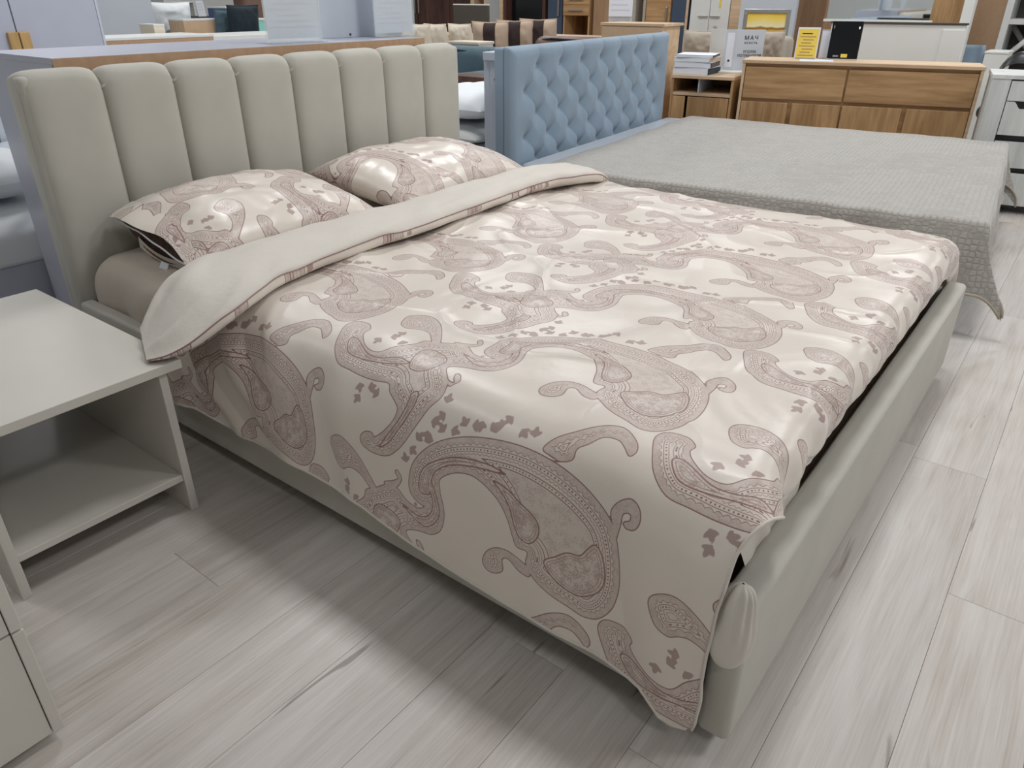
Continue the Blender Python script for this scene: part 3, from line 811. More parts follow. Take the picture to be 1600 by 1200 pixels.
box('front_panel', 0.018, Wc - 0.018, Dc - 0.018, Dc, 0.04, lc_z - 0.018, MAT['lilac'], lcab, 0.001)
for i in range(9):
    box('nail_head', -0.004, 0.004, -0.003, 0.001, -0.004, 0.004, MAT['cream'], lcab, 0.001, loc=(0.03 + i * (Wc - 0.06) / 8, 0.0, lc_z - 0.030 - 0.004 * (i % 2)))
def sheet_holder(label, pxl, pxr, pyb, xoff, lines, tilt):
    pl = onx(pxl, pyb, -2.515 - xoff); pr = onx(pxr, pyb, -2.515 - xoff)
    wd = float(pr[1] - pl[1])
    t = thing('sign_holder', label, 'sign', (-2.515 - xoff, float(pl[1]), lc_z), PI / 2)
    box('acrylic_foot', -0.01, wd + 0.01, -0.03, 0.07, 0.0, 0.003, MAT['acrylic'], t, 0.0005)
    box('acrylic_sheet', -0.01, wd + 0.01, 0.0, 0.003, 0.003, 0.32, MAT['acrylic'], t, 0.0005)
    pp = box('paper', 0.0, wd, 0.004, 0.0052, 0.016, 0.312, MAT['paper'], t, 0.0002)
    for q in range(lines):
        box('print_line', 0.06 * wd + 0.1 * wd * (q % 3), wd * (0.9 - 0.13 * ((q * 5) % 4)), 0.0028, 0.0041, 0.055 + q * 0.020, 0.059 + q * 0.020, MAT['print'], pp, 0.0001)
sheet_holder('large white price sheet in a clear stand at the middle of the lilac cabinet', 419, 500, 50, 0.10, 9, 0)
sheet_holder('white price sheet in a clear stand near the right end of the lilac cabinet', 588, 646, 40, 0.14, 6, 0)
bx = onx(500, 55, -2.78); bx2 = onx(590, 52, -2.78)
t = thing('divider_screen', 'plain pale grey panel standing between the two price sheets', 'panel', (-2.77, float(bx[1]), lc_z), PI / 2)
box('board', 0, float(bx2[1] - bx[1]), 0, 0.018, 0.0, 0.42, MAT['bluewhite'], t, 0.002)
box('screw', -0.004, 0.004, -0.004, 0.002, -0.004, 0.004, MAT['black'], t, 0.001, loc=(0.16, 0, 0.012))

#@@BLUEBED
# ------------------------------------------------------------------ blue bed
BR = math.radians(5.0)
bb_o = Vector((-2.30, 3.20, 0))       # headboard front, near end, floor
bb = thing('bed', 'dusty blue bed with a button-tufted headboard under a grey coverlet', 'bed', bb_o, BR)
LB, WB = 2.04, 1.66
HB0, HB1 = 0.20, 0.0
def on_head(px, py):
    """pixel on the headboard plane -> local (y, z)"""
    d = ray(px, py); nrm = np.array([math.cos(BR), math.sin(BR), 0])
    o_ = np.array(bb_o); t_ = np.dot(o_ - CAM_C, nrm) / np.dot(d, nrm); P = CAM_C + d * t_
    r = P - o_; return float(-r[0] * math.sin(BR) + r[1] * math.cos(BR)), float(P[2])
hl, hzt = on_head(800, 74); hr, hzt2 = on_head(1050, 50)
HZ = (hzt + hzt2) / 2
HWB = hr - hl
rows = [(853, 103), (836, 142), (852, 175), (836, 217), (852, 243)]
rz = [on_head(*p)[1] for p in rows]
pitch = HWB / 8.35
rowy = []
for q in range(6):
    z_ = rz[0] + (rz[4] - rz[0]) / 4 * q
    if q % 2 == 0: ys = [hl + HWB * 0.5 + pitch * (i - 3.0) for i in range(7)]
    else: ys = [hl + HWB * 0.5 + pitch * (i - 3.5) for i in range(8)]
    rowy.append((z_, ys))
btn = [(y_, z_) for z_, ys in rowy for y_ in ys]
nu, nv = 260, 150
gy, gz = np.meshgrid(np.linspace(hl, hr, nu), np.linspace(0.22, HZ, nv), indexing='ij')
ba = np.array(btn); dmin = np.full(gy.shape, 9.0)
for y_, z_ in btn: dmin = np.minimum(dmin, np.hypot(gy - y_, gz - z_))
dep = 0.030 * np.exp(-(dmin / 0.030)) + 0.010 * np.exp(-(dmin / 0.07) ** 2)
def seg_d(ax, az, bx_, bz_):
    ex_, ez_ = bx_ - ax, bz_ - az
    t_ = np.clip(((gy - ax) * ex_ + (gz - az) * ez_) / (ex_ ** 2 + ez_ ** 2), 0, 1)
    return np.hypot(gy - ax - t_ * ex_, gz - az - t_ * ez_)
cre = np.full(gy.shape, 9.0); cre2 = np.full(gy.shape, 9.0)
for q in range(5):
    z0, y0s = rowy[q]; z1, y1s = rowy[q + 1]
    for a in y0s:
        for b in y1s:
            if abs(a - b) < pitch * 0.6:
                m_ = seg_d(a, z0, b, z1)
                cre = np.minimum(cre, m_)
for a in rowy[0][1]: cre2 = np.minimum(cre2, seg_d(a, rowy[0][0], a, HZ))
dep = dep + 0.0065 * np.exp(-cre / 0.009) + 0.006 * np.exp(-cre2 / 0.013)
rim = np.minimum(np.minimum(gy - hl, hr - gy), HZ - gz)
dep = dep + 0.045 * (1 - np.sqrt(np.clip(1 - (1 - np.clip(rim / 0.05, 0, 1)) ** 2, 0, 1)))
Vh = np.stack([-dep, gy, gz], -1)
hbV = Vh.reshape(-1, 3)
np_mesh('headboard_front', Vh, grid_faces(nu, nv), MAT['blue'], bb)
box('headboard_core', -0.105, -0.043, hl + 0.002, hr - 0.002, 0.05, HZ - 0.004, MAT['blue'], bb, 0.012, 4)
bm = bmesh.new(); bmesh.ops.create_uvsphere(bm, u_segments=12, v_segments=8, radius=0.0125)
for v in bm.verts: v.co.x *= 0.5
bme = bpy.data.meshes.new('button'); bm.to_mesh(bme); bm.free(); bme.materials.append(MAT['blue'])
bme.polygons.foreach_set('use_smooth', [True] * len(bme.polygons))
for y_, z_ in btn:
    o = bpy.data.objects.new('button', bme); o.location = (-0.040, y_, z_); link(o, bb)
by0 = max(hl, 0.0)
box('base', 0.0, LB, hl + 0.02, hr - 0.02, 0.04, 0.30, MAT['blue'], bb, 0.02, 4)
for fx in (0.08, LB - 0.12):
    for fy in (hl + 0.08, hr - 0.14):
        box('foot', fx, fx + 0.06, fy, fy + 0.06, 0, 0.045, MAT['black'], bb, 0.004)
CT = 0.445
mb = thing('mattress', 'pale blue-white mattress under the grey coverlet of the blue bed', 'mattress', bb_o, BR)
box('mattress_core', 0.02, LB - 0.03, hl + 0.03, hr - 0.03, 0.30, CT - 0.012, MAT['bluewhite'], mb, 0.03, 4)
# coverlet
cv_x0, cv_x1, cv_y0, cv_y1 = 0.10, LB + 0.0, hl + 0.0, hr - 0.0
na, nb = 150, 150
hang = 0.30
a = np.linspace(cv_x0, cv_x1 + 0.26, na)[:, None]; b = np.linspace(cv_y0 - hang, cv_y1 + hang, nb)[None, :]
exx = np.clip(a - cv_x1, 0, None); eyn = np.clip(cv_y0 - b, 0, None); eyf = np.clip(b - cv_y1, 0, None)
ey = eyn + eyf
drop = np.sqrt(exx ** 2 + ey ** 2 + 0 * a)
rr = 0.03
dropz = np.sqrt(drop ** 2 + rr ** 2) - rr
flx = 0.020 + 0.10 * exx; fly = 0.020 + 0.07 * ey
X = np.minimum(a, cv_x1) + 0 * b + np.where(exx > 0, flx * (1 - np.exp(-exx / 0.03)), 0) + 0.35 * exx * (ey > 0) * sstep(0, 0.3, ey)
Y = np.clip(b, cv_y0, cv_y1) + 0 * a - np.where(eyn > 0, fly * (1 - np.exp(-eyn / 0.03)), 0) + np.where(eyf > 0, fly * (1 - np.exp(-eyf / 0.03)), 0)
Y = Y + 0.10 * np.where(eyn > 0, 1, 0) * exx
Zc = CT - dropz * 0.97 + 0.004 * vnoise(a * 3 + 0 * b, b * 4 + 0 * a, 41) + 0.0025 * vnoise(a * 9 + 0 * b, b * 5 + 0 * a, 42)
Y = Y + 0.010 * np.sin(a * 9 + 0 * b) * sstep(0, 0.2, ey)
X = X + 0.008 * np.sin(b * 11 + 0 * a) * sstep(0, 0.2, exx)
Zc = Zc - 0.02 * sstep(cv_x0 + 0.10, cv_x0, a) + 0 * b
k = NT('quilted_grey_coverlet'); v = k.obj((1, 1, 1))
wv1 = k.n('ShaderNodeTexWave', wave_type='BANDS', bands_direction='DIAGONAL'); k.set(wv1.inputs['Vector'], v); wv1.inputs['Scale'].default_value = 30.0; wv1.inputs['Distortion'].default_value = 1.2; wv1.inputs['Detail Scale'].default_value = 3.0
vo = k.n('ShaderNodeTexVoronoi', feature='DISTANCE_TO_EDGE'); k.set(vo.inputs['Vector'], v); vo.inputs['Scale'].default_value = 46.0; vo.inputs['Randomness'].default_value = 0.35
qh = k.sm(vo.outputs['Distance'], 0.0, 0.25)
k.bump(k.math('ADD', qh, k.math('MULTIPLY', k.noise(v, 60.0, 3), 0.8)), 0.35, 0.005)
gcol = k.ramp(k.math('ADD', k.math('MULTIPLY', qh, 0.4), k.math('MULTIPLY', k.noise(v, 14.0, 3), 0.6)), [(0.3, srgb(160, 156, 150)), (0.7, srgb(176, 173, 167))])
MAT['cover'] = k.out(gcol, 0.8, 0.3, None, 0.4)
cvt = thing('coverlet', 'taupe grey quilted coverlet spread over the blue bed', 'coverlet', bb_o, BR)
Vc = np.stack([X, Y, Zc], -1)
np_mesh('quilt', Vc, grid_faces(na, nb), MAT['cover'], cvt)
edge = [tuple(p) for p in Vc[:, 0]] + [tuple(p) for p in Vc[-1, 1:]]
tube('bound_edge', edge[::2], 0.006, MAT['greycush'], cvt, 6)

# white post frame standing behind the blue headboard
pp = at(789, 90, 3.98)
pf = thing('bed_end_frame', 'pale grey slatted post frame with screw holes behind the blue headboard', 'bed frame', (float(pp[0]) - 0.02, float(pp[1]), 0), BR)
pz = float(pp[2])
box('post', -0.05, 0.0, -0.035, 0.035, 0.0, pz - 0.015, MAT['bluewhite'], pf, 0.004)
box('side_strip', -0.09, -0.05, -0.030, -0.010, 0.0, pz - 0.015, MAT['bluewhite'], pf, 0.003)
box('cap_rail', -0.085, 0.01, -0.045, 1.45, pz - 0.015, pz + 0.025, MAT['bluewhite'], pf, 0.004)
box('cross_board', -0.04, -0.01, 0.035, 1.42, 0.30, 0.55, MAT['bluewhite'], pf, 0.003)
box('post', -0.05, 0.0, 1.38, 1.45, 0.0, pz - 0.015, MAT['bluewhite'], pf, 0.004)
for zz_s in (pz - 0.10, pz - 0.52):
    box('screw', -0.005, 0.005, -0.003, 0.001, -0.005, 0.005, MAT['darkgrey'], pf, 0.002, loc=(-0.018, -0.035, zz_s))
#@@BACKGROUND
# ------------------------------------------------------------------ showroom furniture behind the beds
FZ = math.pi / 2          # fronts that face the photograph's right (+X)
def cabinet(name, label, cat, pxl, pxr, pyt, dist, rot, depth, mat, h=None, pyr=None, top=None, group=None):
    loc, wd, zt = frame(pxl, pxr, pyt, dist, rot, pyr)
    h = zt if h is None else h
    t = thing(name, label, cat, loc, rot, group)
    return t, wd, h, zt
def dY(px, Y):
    d = ray(px, 3.0); return float(Y * math.hypot(d[0], d[1]) / d[1])
def zpx(t, py, px, ly=0.0):
    """height on the thing's front plane for a pixel"""
    rot = t.rotation_euler.z; n_ = np.array([math.sin(rot), -math.cos(rot), 0]); o_ = np.array(t.location) - n_ * ly
    d = ray(px, py); k_ = np.dot(o_ - CAM_C, n_) / np.dot(d, n_); P = CAM_C + d * k_
    q = P - o_
    return float(q[0] * math.cos(rot) + q[1] * math.sin(rot)), float(P[2])

# --- left: lilac wardrobe
t, W_, H_, zt = cabinet('wardrobe', 'lilac wardrobe with wooden strip handles at the left edge', 'wardrobe', -190, 151, 2, 5.0, FZ, 0.5, None, 2.05)
gap = zpx(t, 0, 12)[0]
box('body', 0, W_, 0.02, 0.55, 0.0, H_, MAT['lilac'], t, 0.003)
for a_, b_, hx in ((0.004, gap - 0.003, gap - 0.003), (gap + 0.003, W_ - 0.016, gap + 0.003)):
    dd = box('door', a_, b_, 0.0, 0.018, 0.05, H_ - 0.01, MAT['lilac'], t, 0.002)
    s0 = -0.052 if hx < gap else 0.0
    box('handle', hx + s0, hx + s0 + 0.052, -0.022, 0.0, 0.62, zpx(t, 50, 27)[1], MAT['handlewood'], dd, 0.004)
box('side_edge', W_ - 0.014, W_, 0.0, 0.02, 0, H_, MAT['bluewhite'], t, 0.001)
# bed behind: white linen, blue-grey striped screen, lilac stand
bl = onz(40, 330, 0.50)
t = thing('bed', 'white bed behind the lilac cabinet at the left edge', 'bed', (-4.50, 0.62, 0))
box('base', 0.0, 1.42, 0.0, 1.7, 0.05, 0.28, MAT['lilac'], t, 0.01)
mattress('mattress_top', 0.02, 1.43, -0.02, 1.72, 0.28, 0.47, MAT['bedlinen'], t, 0.06, 9, 0.010)
for i_, (qx, qy) in enumerate(((1.17, 0.30), (1.17, 1.2))):
    px_ = pillow('head_pillow', None, None, None, 0.66, 0.45, 0.20, 20 + i_, (0, 0), MAT['bedlinen'], attrs=False, parent=t, n=40)
    px_.location = (qx, qy, 0.56)
t = thing('bedspread', 'lilac-white crinkled bedspread over the foot of the white bed at left', 'bedspread', (-4.50, 0.62, 0))
na, nb = 60, 60
a = np.linspace(0.01, 0.90, na)[:, None]; b = np.linspace(-0.22, 1.92, nb)[None, :]
e_ = np.clip(-0.03 - b, 0, None) + np.clip(b - 1.73, 0, None)
Zs = 0.494 - e_ * 0.95 + 0.008 * vnoise(a * 9 + 0 * b, b * 11, 51) + 0 * a
np_mesh('spread', np.stack([a + 0 * b, np.clip(b, -0.045, 1.745) + 0 * a, Zs], -1), grid_faces(na, nb), MAT['bluewhite'], t)
t = thing('nightstand', 'lilac nightstand with a pale blue top behind the bedside table', 'nightstand', (-2.62, 0.03, 0))
box('body', 0, 0.26, 0.0, 0.56, 0.02, 0.385, MAT['lilac'], t, 0.002)
box('top', -0.01, 0.27, -0.01, 0.57, 0.385, 0.403, MAT['bluewhite'], t, 0.002)
t = thing('slatted_screen', 'blue-grey ribbed panel standing beyond the white bed at left', 'panel', (-4.53, 0.15, 0), FZ)
for q in range(26):
    box('rib', q * 0.055, q * 0.055 + 0.046, 0, 0.022, 0.0, 0.86, MAT['bluewhite'], t, 0.006)
box('backing', 0, 26 * 0.055, 0.022, 0.034, 0, 0.86, MAT['lilac'], t, 0.001)

# --- behind the lilac cabinet
t, W_, H_, zt = cabinet('wardrobe', 'white wardrobe side beyond the lilac wardrobe', 'wardrobe', 120, 236, 2, 6.9, FZ, 0.5, None, 2.1)
box('body', 0, W_, 0, 0.5, 0, H_, MAT['bluewhite'], t, 0.003)
box('plinth', 0, W_, -0.01, 0.0, 0, 0.08, MAT['white'], t, 0.002)
t, W_, H_, zt = cabinet('chest', 'white chest with a brown fibreboard back behind the lilac cabinet', 'chest', 160, 333, 60, 5.7, FZ, 0.4, None, pyr=55)
box('back_board', 0, W_, 0.0, 0.006, 0.02, H_ - 0.016, MAT['mdf'], t, 0.001)
box('top_board', -0.005, W_ + 0.005, -0.002, 0.42, H_ - 0.016, H_, MAT['white'], t, 0.002)
box('carcass', 0.005, W_ - 0.005, 0.006, 0.41, 0.0, H_ - 0.016, MAT['white'], t, 0.002)
t, W_, H_, zt = cabinet('table', 'long white table beyond the fibreboard-backed chest', 'table', 326, 422, 57, 6.3, FZ, 0.5, None)
box('table_top', 0, W_ + 0.3, 0, 0.5, H_ - 0.03, H_, MAT['white'], t, 0.003)
for q in (0.03, W_ + 0.22): box('leg', q, q + 0.05, 0.02, 0.07, 0, H_ - 0.03, MAT['white'], t, 0.003)
for q in (0.03, W_ + 0.22): box('leg', q, q + 0.05, 0.42, 0.47, 0, H_ - 0.03, MAT['white'], t, 0.003)
box('apron', 0.05, W_ + 0.25, 0.03, 0.045, H_ - 0.12, H_ - 0.03, MAT['greycush'], t, 0.002)
def cushion_at(label, px, py, dist, w_, h_, th_, mat, rotz, tilt=-0.2, group=None, band=None, seed=1, name='cushion', edge=None):
    p = at(px, py, dist)
    t = thing(name, label, 'cushion', (float(p[0]), float(p[1]), float(p[2])), 0, group, (0, 0, rotz))
    # upright cushion: local x width, z height
    X, Y, Zt, Zb, u, v = pillow_grid(w_, h_, th_, 30, seed, 0.008)
    n = 30
    def up(Zz): return np.stack([Y, -Zz + tilt * X * -1.0, -X], -1).reshape(-1, 3)
    V = np.concatenate([up(Zt), up(Zb)])
    F = np.concatenate([grid_faces(n, n, 0), grid_faces(n, n, n * n, True)])
    mi = None; mats = mat
    if band is not None:
        cy_ = np.concatenate([v.ravel()] * 2); fm = cy_[F].mean(1); mi = (np.abs(fm - 0.05) < 0.36).astype(int); mats = [mat, band]
    np_mesh('cushion_cover', V, F, mats, t, True, None, mi)
    rim_ = [tuple(p) for p in up(Zt * 0).reshape(n, n, 3)[0]] 
    tube('piping', rim_, 0.006, edge if edge else mat, t, 5)
    return t
def sofa(name, label, pxl, pxr, pyt, dist, rot, mat, pip, seat=0.42, depth=0.85, pyr=None, arms=True):
    loc, wd, zt = frame(pxl, pxr, pyt, dist, rot, pyr)
    t = thing(name, label, 'sofa', loc, rot)
    box('base', 0.02, wd - 0.02, 0.02, depth, 0.06, seat - 0.12, mat, t, 0.02, 4)
    box('backrest', 0.0, wd, depth - 0.24, depth, 0.06, zt, mat, t, 0.05, 5)
    n = max(1, round((wd - 0.3) / 0.75)); a0 = 0.2 if arms else 0.0
    for q in range(n):
        cw = (wd - 2 * a0) / n
        c = box('seat_cushion', a0 + q * cw + 0.005, a0 + (q + 1) * cw - 0.005, 0.0, depth - 0.24, seat - 0.12, seat + 0.04, mat, t, 0.05, 5)
        tube('piping', [(a0 + q * cw + 0.04, 0.004, seat + 0.02), (a0 + q * cw + cw / 2, 0.0, seat + 0.022), (a0 + (q + 1) * cw - 0.04, 0.004, seat + 0.02)], 0.008, pip, c, 6)
        bc = box('back_cushion', a0 + q * cw + 0.005, a0 + (q + 1) * cw - 0.005, depth - 0.40, depth - 0.18, seat + 0.04, zt + 0.01, mat, t, 0.07, 5)
        tube('piping', [(a0 + q * cw + 0.06, depth - 0.37, zt - 0.02), (a0 + q * cw + cw * 0.3, depth - 0.385, zt - 0.005), (a0 + q * cw + cw * 0.7, depth - 0.385, zt - 0.012), (a0 + (q + 1) * cw - 0.06, depth - 0.37, zt - 0.02)], 0.009, pip, bc, 6)
    if arms:
        for x0 in (0.0, wd - 0.2):
            ar = box('armrest', x0, x0 + 0.2, 0.0, depth, 0.06, seat + 0.18, mat, t, 0.06, 5)
            tube('piping', [(x0 + 0.02, 0.002, 0.12), (x0 + 0.02, 0.002, seat + 0.12), (x0 + 0.1, -0.002, seat + 0.17), (x0 + 0.18, 0.002, seat + 0.12), (x0 + 0.18, 0.002, 0.12)], 0.008, pip, ar, 6)
    for fx in (0.06, wd - 0.11):
        for fy in (0.06, depth - 0.11):
            box('foot', fx, fx + 0.05, fy, fy + 0.05, 0, 0.062, MAT['black'], t, 0.004)
    return t
sofa('sofa', 'pale grey sofa far behind the fibreboard-backed chest', 232, 345, 44, 8.6, FZ, MAT['greylinen'], MAT['bluewhite'])
cushion_at('pale blue cushion at the left end of the pale grey sofa', 245, 36, 8.35, 0.36, 0.32, 0.14, MAT['bluewhite'], FZ, seed=61)
cushion_at('white plump cushion beside the pale blue cushion on the grey sofa', 268, 36, 8.3, 0.40, 0.34, 0.15, MAT['bedlinen'], FZ, seed=62)
def board_thing(name, label, cat, pxl, pxr, pyt, dist, rot, mat, th=0.05, h=None, pyr=None, zb=0.0):
    t, W_, H_, zt = cabinet(name, label, cat, pxl, pxr, pyt, dist, rot, th, mat, h, pyr)
    box('panel', 0, W_, 0, th, zb, H_, mat, t, 0.003)
    box('edge_strip', 0, W_, -0.002, th + 0.002, H_, H_ + 0.012, MAT['white'], t, 0.001)
    return t, W_, H_
board_thing('cabinet', 'tan fibreboard-backed cabinet standing past the brown-backed chest', 'cabinet', 286, 349, 33, 7.05, FZ, MAT['mdf2'], 0.22)
board_thing('carton', 'small pinkish carton left of the tan cabinet', 'carton', 240, 257, 41, 6.35, FZ, MAT['cream'], 0.2)
# white shelving on the far left wall
t, W_, H_, zt = cabinet('shelf_unit', 'white open shelving on the far left wall', 'shelves', 256, 304, 4, 10.9, FZ, 0.3, None, 1.9)
box('back', 0, W_, 0.28, 0.30, 0, H_, MAT['offwall'], t, 0.002)
for q in (0, W_ - 0.02): box('upright', q, q + 0.02, 0, 0.28, 0, H_, MAT['white'], t, 0.002)
for q in range(6): box('shelf', 0.02, W_ - 0.02, 0.0, 0.28, 0.16 + q * 0.31, 0.185 + q * 0.31, MAT['white'], t, 0.002)
t, W_, H_, zt = cabinet('desk', 'pale desk with dark top near the far left wall', 'desk', 262, 400, 28, 9.9, FZ, 0.6, None)
box('desk_top', 0, W_, 0, 0.6, H_ - 0.03, H_, MAT['darkgrey'], t, 0.003)
for q in (0.02, W_ - 0.06): box('side_panel', q, q + 0.04, 0.03, 0.57, 0, H_ - 0.03, MAT['white'], t, 0.003)
box('modesty_panel', 0.06, W_ - 0.06, 0.3, 0.32, 0.1, H_ - 0.03, MAT['white'], t, 0.003)
dk = (t, W_, H_)
def on_top(px, py, z):
    p = onz(px, py, z); return (float(p[0]), float(p[1]), z)
p = t.location
t2 = thing('notice', 'small white notice in a stand on the far left desk', 'sign', (p.x - 0.25, p.y + W_ * 0.47, H_), FZ)
box('card', 0, 0.10, 0, 0.004, 0.0, 0.17, MAT['paper'], t2, 0.001, rot=(-0.15, 0, 0)); box('stand', 0, 0.10, -0.01, 0.06, 0, 0.006, MAT['acrylic'], t2, 0.001)
for q in range(3): box('print_line', 0.015, 0.08, -0.0012, 0.0, 0.07 + q * 0.03, 0.078 + q * 0.03, MAT['print'], t2, 0.0002, rot=(-0.15, 0, 0))
board_thing('carton', 'blue upright carton above the dark teal cushions', 'carton', 352, 389, 13, 8.3, FZ, MAT['bluebox'], 0.3)
sofa('sofa', 'dark teal sofa beyond the long white table', 336, 424, 50, 7.4, FZ, MAT['teal'], MAT['tealdark'], arms=False)
cushion_at('grey-green cushion leaning on the teal cushion beyond the white table', 356, 42, 7.22, 0.24, 0.25, 0.10, MAT['teal'], FZ, seed=63)
cushion_at('dark teal cushion on the sofa beyond the long white table', 380, 40, 7.2, 0.30, 0.30, 0.12, MAT['tealdark'], FZ, seed=64)
t, W_, H_, zt = cabinet('box', 'mint green box right of the dark teal cushion', 'box', 404, 414, 32, 8.35, FZ, 0.2, None)
box('carton', 0, W_, 0, 0.2, 0, H_, MAT['mint'], t, 0.003); box('lid', -0.004, W_ + 0.004, -0.004, 0.204, H_, H_ + 0.02, MAT['white'], t, 0.003)
t, W_, H_, zt = cabinet('armchair', 'brown leather armchair behind the large price sheet', 'armchair', 424, 460, 16, 8.7, FZ, 0.7, None)
box('armrest', 0, 0.16, 0.0, 0.7, 0.12, 0.86, MAT['leather'], t, 0.06, 5)
box('armrest', W_ + 0.3, W_ + 0.46, 0.0, 0.7, 0.12, 0.86, MAT['leather'], t, 0.06, 5)
box('seat', 0.16, W_ + 0.3, 0.0, 0.6, 0.12, 0.46, MAT['leather'], t, 0.05, 5)
box('backrest', 0.02, W_ + 0.44, 0.48, 0.72, 0.12, 1.25, MAT['leather'], t, 0.08, 5)
for fx in (0.04, W_ + 0.36):
    for fy in (0.05, 0.6): box('foot', fx, fx + 0.05, fy, fy + 0.05, 0, 0.125, MAT['black'], t, 0.004)
# wall column behind the price sheets
# --- centre back: wall of cabinets with fronts toward the photographer (rot 0)
t, W_, H_, zt = cabinet('wardrobe', 'dark brown panelled wardrobe right of the price sheets', 'wardrobe', 600, 709, 3, dY(600, 8.4), 0.0, 0.5, None, 2.1)
box('body', 0, W_, 0.02, 0.55, 0, H_, MAT['dkwood'], t, 0.003)
for q in range(2):
    a_ = q * W_ / 2 + 0.006; b_ = (q + 1) * W_ / 2 - 0.006
    d_ = box('door', a_, b_, 0, 0.02, 0.06, H_ - 0.02, MAT['dkwood'], t, 0.003)
    for z0, z1 in ((0.12, 0.62), (0.68, 1.30), (1.36, 2.0)): box('door_panel', a_ + 0.08, b_ - 0.08, -0.008, 0.0, z0, z1, MAT['dkwood'], d_, 0.006)
    box('handle', (b_ - 0.04) if q == 0 else a_ + 0.02, (b_ - 0.02) if q == 0 else a_ + 0.04, -0.03, 0.0, 0.95, 1.15, MAT['steel'], d_, 0.004)
board_thing('display_board', 'dark grey board between the brown wardrobe and the screen', 'board', 708, 761, 8, 8.6, 0.0, MAT['darkgrey'], 0.04)
t, W_, H_, zt = cabinet('display_cabinet', 'pale wood display cabinet with glass beside the screen unit', 'cabinet', 735, 785, 3, dY(735, 8.4), 0.0, 0.4, None, 2.0)
for q in (0, 0.42 * W_, W_ - 0.05): box('upright', q, q + 0.05, 0, 0.4, 0, H_, MAT['palewood'], t, 0.003)
for q in range(6): box('shelf', 0.05, W_ - 0.05, 0.02, 0.38, 0.10 + q * 0.36, 0.125 + q * 0.36, MAT['palewood'], t, 0.002)
box('back', 0, W_, 0.38, 0.4, 0, H_, MAT['bluewhite'], t, 0.002)
box('glass_pane', 0.42 * W_ + 0.05, W_ - 0.05, 0.0, 0.006, 0.1, H_ - 0.05, MAT['acrylic'], t, 0.001)
t, W_, H_, zt = cabinet('media_unit', 'dark brown media wall unit framing a black screen', 'wall unit', 787, 852, 3, dY(786, 8.4), 0.0, 0.45, None, 2.0, pyr=3)
sl, sz = zpx(t, 32, 793)
box('back', 0, W_, 0.40, 0.45, 0, H_, MAT['dkwood'], t, 0.003)
for q in (0, W_ - 0.045): box('upright', q, q + 0.045, 0, 0.40, 0, H_, MAT['dkwood'], t, 0.003)
box('top', 0, W_, 0, 0.45, H_, H_ + 0.04, MAT['dkwood'], t, 0.003)
bs_ = box('low_cabinet', 0.045, W_ - 0.045, 0.0, 0.40, 0.04, sz - 0.09, MAT['dkwood'], t, 0.003)
box('drawer', 0.06, W_ / 2 - 0.004, -0.018, 0.0, 0.08, sz - 0.13, MAT['dkwood'], bs_, 0.003); box('drawer', W_ / 2 + 0.004, W_ - 0.06, -0.018, 0.0, 0.08, sz - 0.13, MAT['dkwood'], bs_, 0.003)
tv = thing('television', 'black flat television inside the dark brown media unit', 'television', (t.location.x, t.location.y, sz - 0.09))
box('screen', 0.06, W_ - 0.06, 0.10, 0.14, 0.085, 0.72, MAT['screen'], tv, 0.004)
box('bezel', 0.055, W_ - 0.055, 0.105, 0.15, 0.078, 0.727, MAT['black'], tv, 0.004)
box('stand', W_ / 2 - 0.15, W_ / 2 + 0.15, 0.05, 0.22, 0, 0.012, MAT['black'], tv, 0.004); box('neck', W_ / 2 - 0.03, W_ / 2 + 0.03, 0.115, 0.135, 0.012, 0.085, MAT['black'], tv, 0.003)
t, W_, H_, zt = cabinet('cupboard', 'tall navy cupboard between the screen unit and the oak cabinet', 'cupboard', 856, 879, 3, dY(856, 8.4), 0.0, 0.5, None, 2.1)
box('body', 0, W_, 0.02, 0.5, 0, H_, MAT['navy'], t, 0.003); d_ = box('door', 0.003, W_ - 0.003, 0, 0.018, 0.05, H_ - 0.01, MAT['navy'], t, 0.003)
box('handle', W_ - 0.06, W_ - 0.035, -0.03, 0.0, zpx(t, 25, 876)[1], 1.4, MAT['steel'], d_, 0.005)
t, W_, H_, zt = cabinet('cabinet', 'oak cabinet with two handled drawers over an open niche', 'cabinet', 881, 922, 3, dY(880, 8.4), 0.0, 0.5, None, 1.5)
z24 = zpx(t, 24, 900)[1]
for q in (0, W_ - 0.02): box('side_panel', q, q + 0.02, 0, 0.5, 0, H_, MAT['oak_v'], t, 0.002)
box('back', 0.02, W_ - 0.02, 0.48, 0.5, 0, H_, MAT['oak_v'], t, 0.002); box('top', 0, W_, 0, 0.5, H_, H_ + 0.02, MAT['oak_h'], t, 0.002)
box('niche_floor', 0.02, W_ - 0.02, 0, 0.48, z24 - 0.34, z24 - 0.32, MAT['oak_h'], t, 0.002); box('niche_roof', 0.02, W_ - 0.02, 0.02, 0.48, z24 - 0.002, z24 + 0.014, MAT['oak_h'], t, 0.002)
box('lower_door', 0.02, W_ - 0.02, 0, 0.018, 0.05, z24 - 0.34, MAT['oak_v'], t, 0.002)
for q in range(3):
    d_ = box('drawer', 0.004, W_ - 0.004, -0.018, 0.0, z24 + q * 0.115, z24 + 0.111 + q * 0.115, MAT['oak_h'], t, 0.002)
    box('handle', W_ * 0.22, W_ * 0.78, -0.045, -0.030, z24 + 0.05 + q * 0.115, z24 + 0.062 + q * 0.115, MAT['steel'], d_, 0.003)
board_thing('wardrobe', 'brown wooden wardrobe end beyond the oak drawer cabinet', 'wardrobe', 928, 956, 3, dY(928, 8.4), 0.0, MAT['brownpanel'], 0.45, 2.0)
t, W_, H_, zt = cabinet('poster_stand', 'white printed poster above the beech cabinet back', 'poster', 952, 989, 1, 7.9, 0.15, 0.02, None, 1.45)
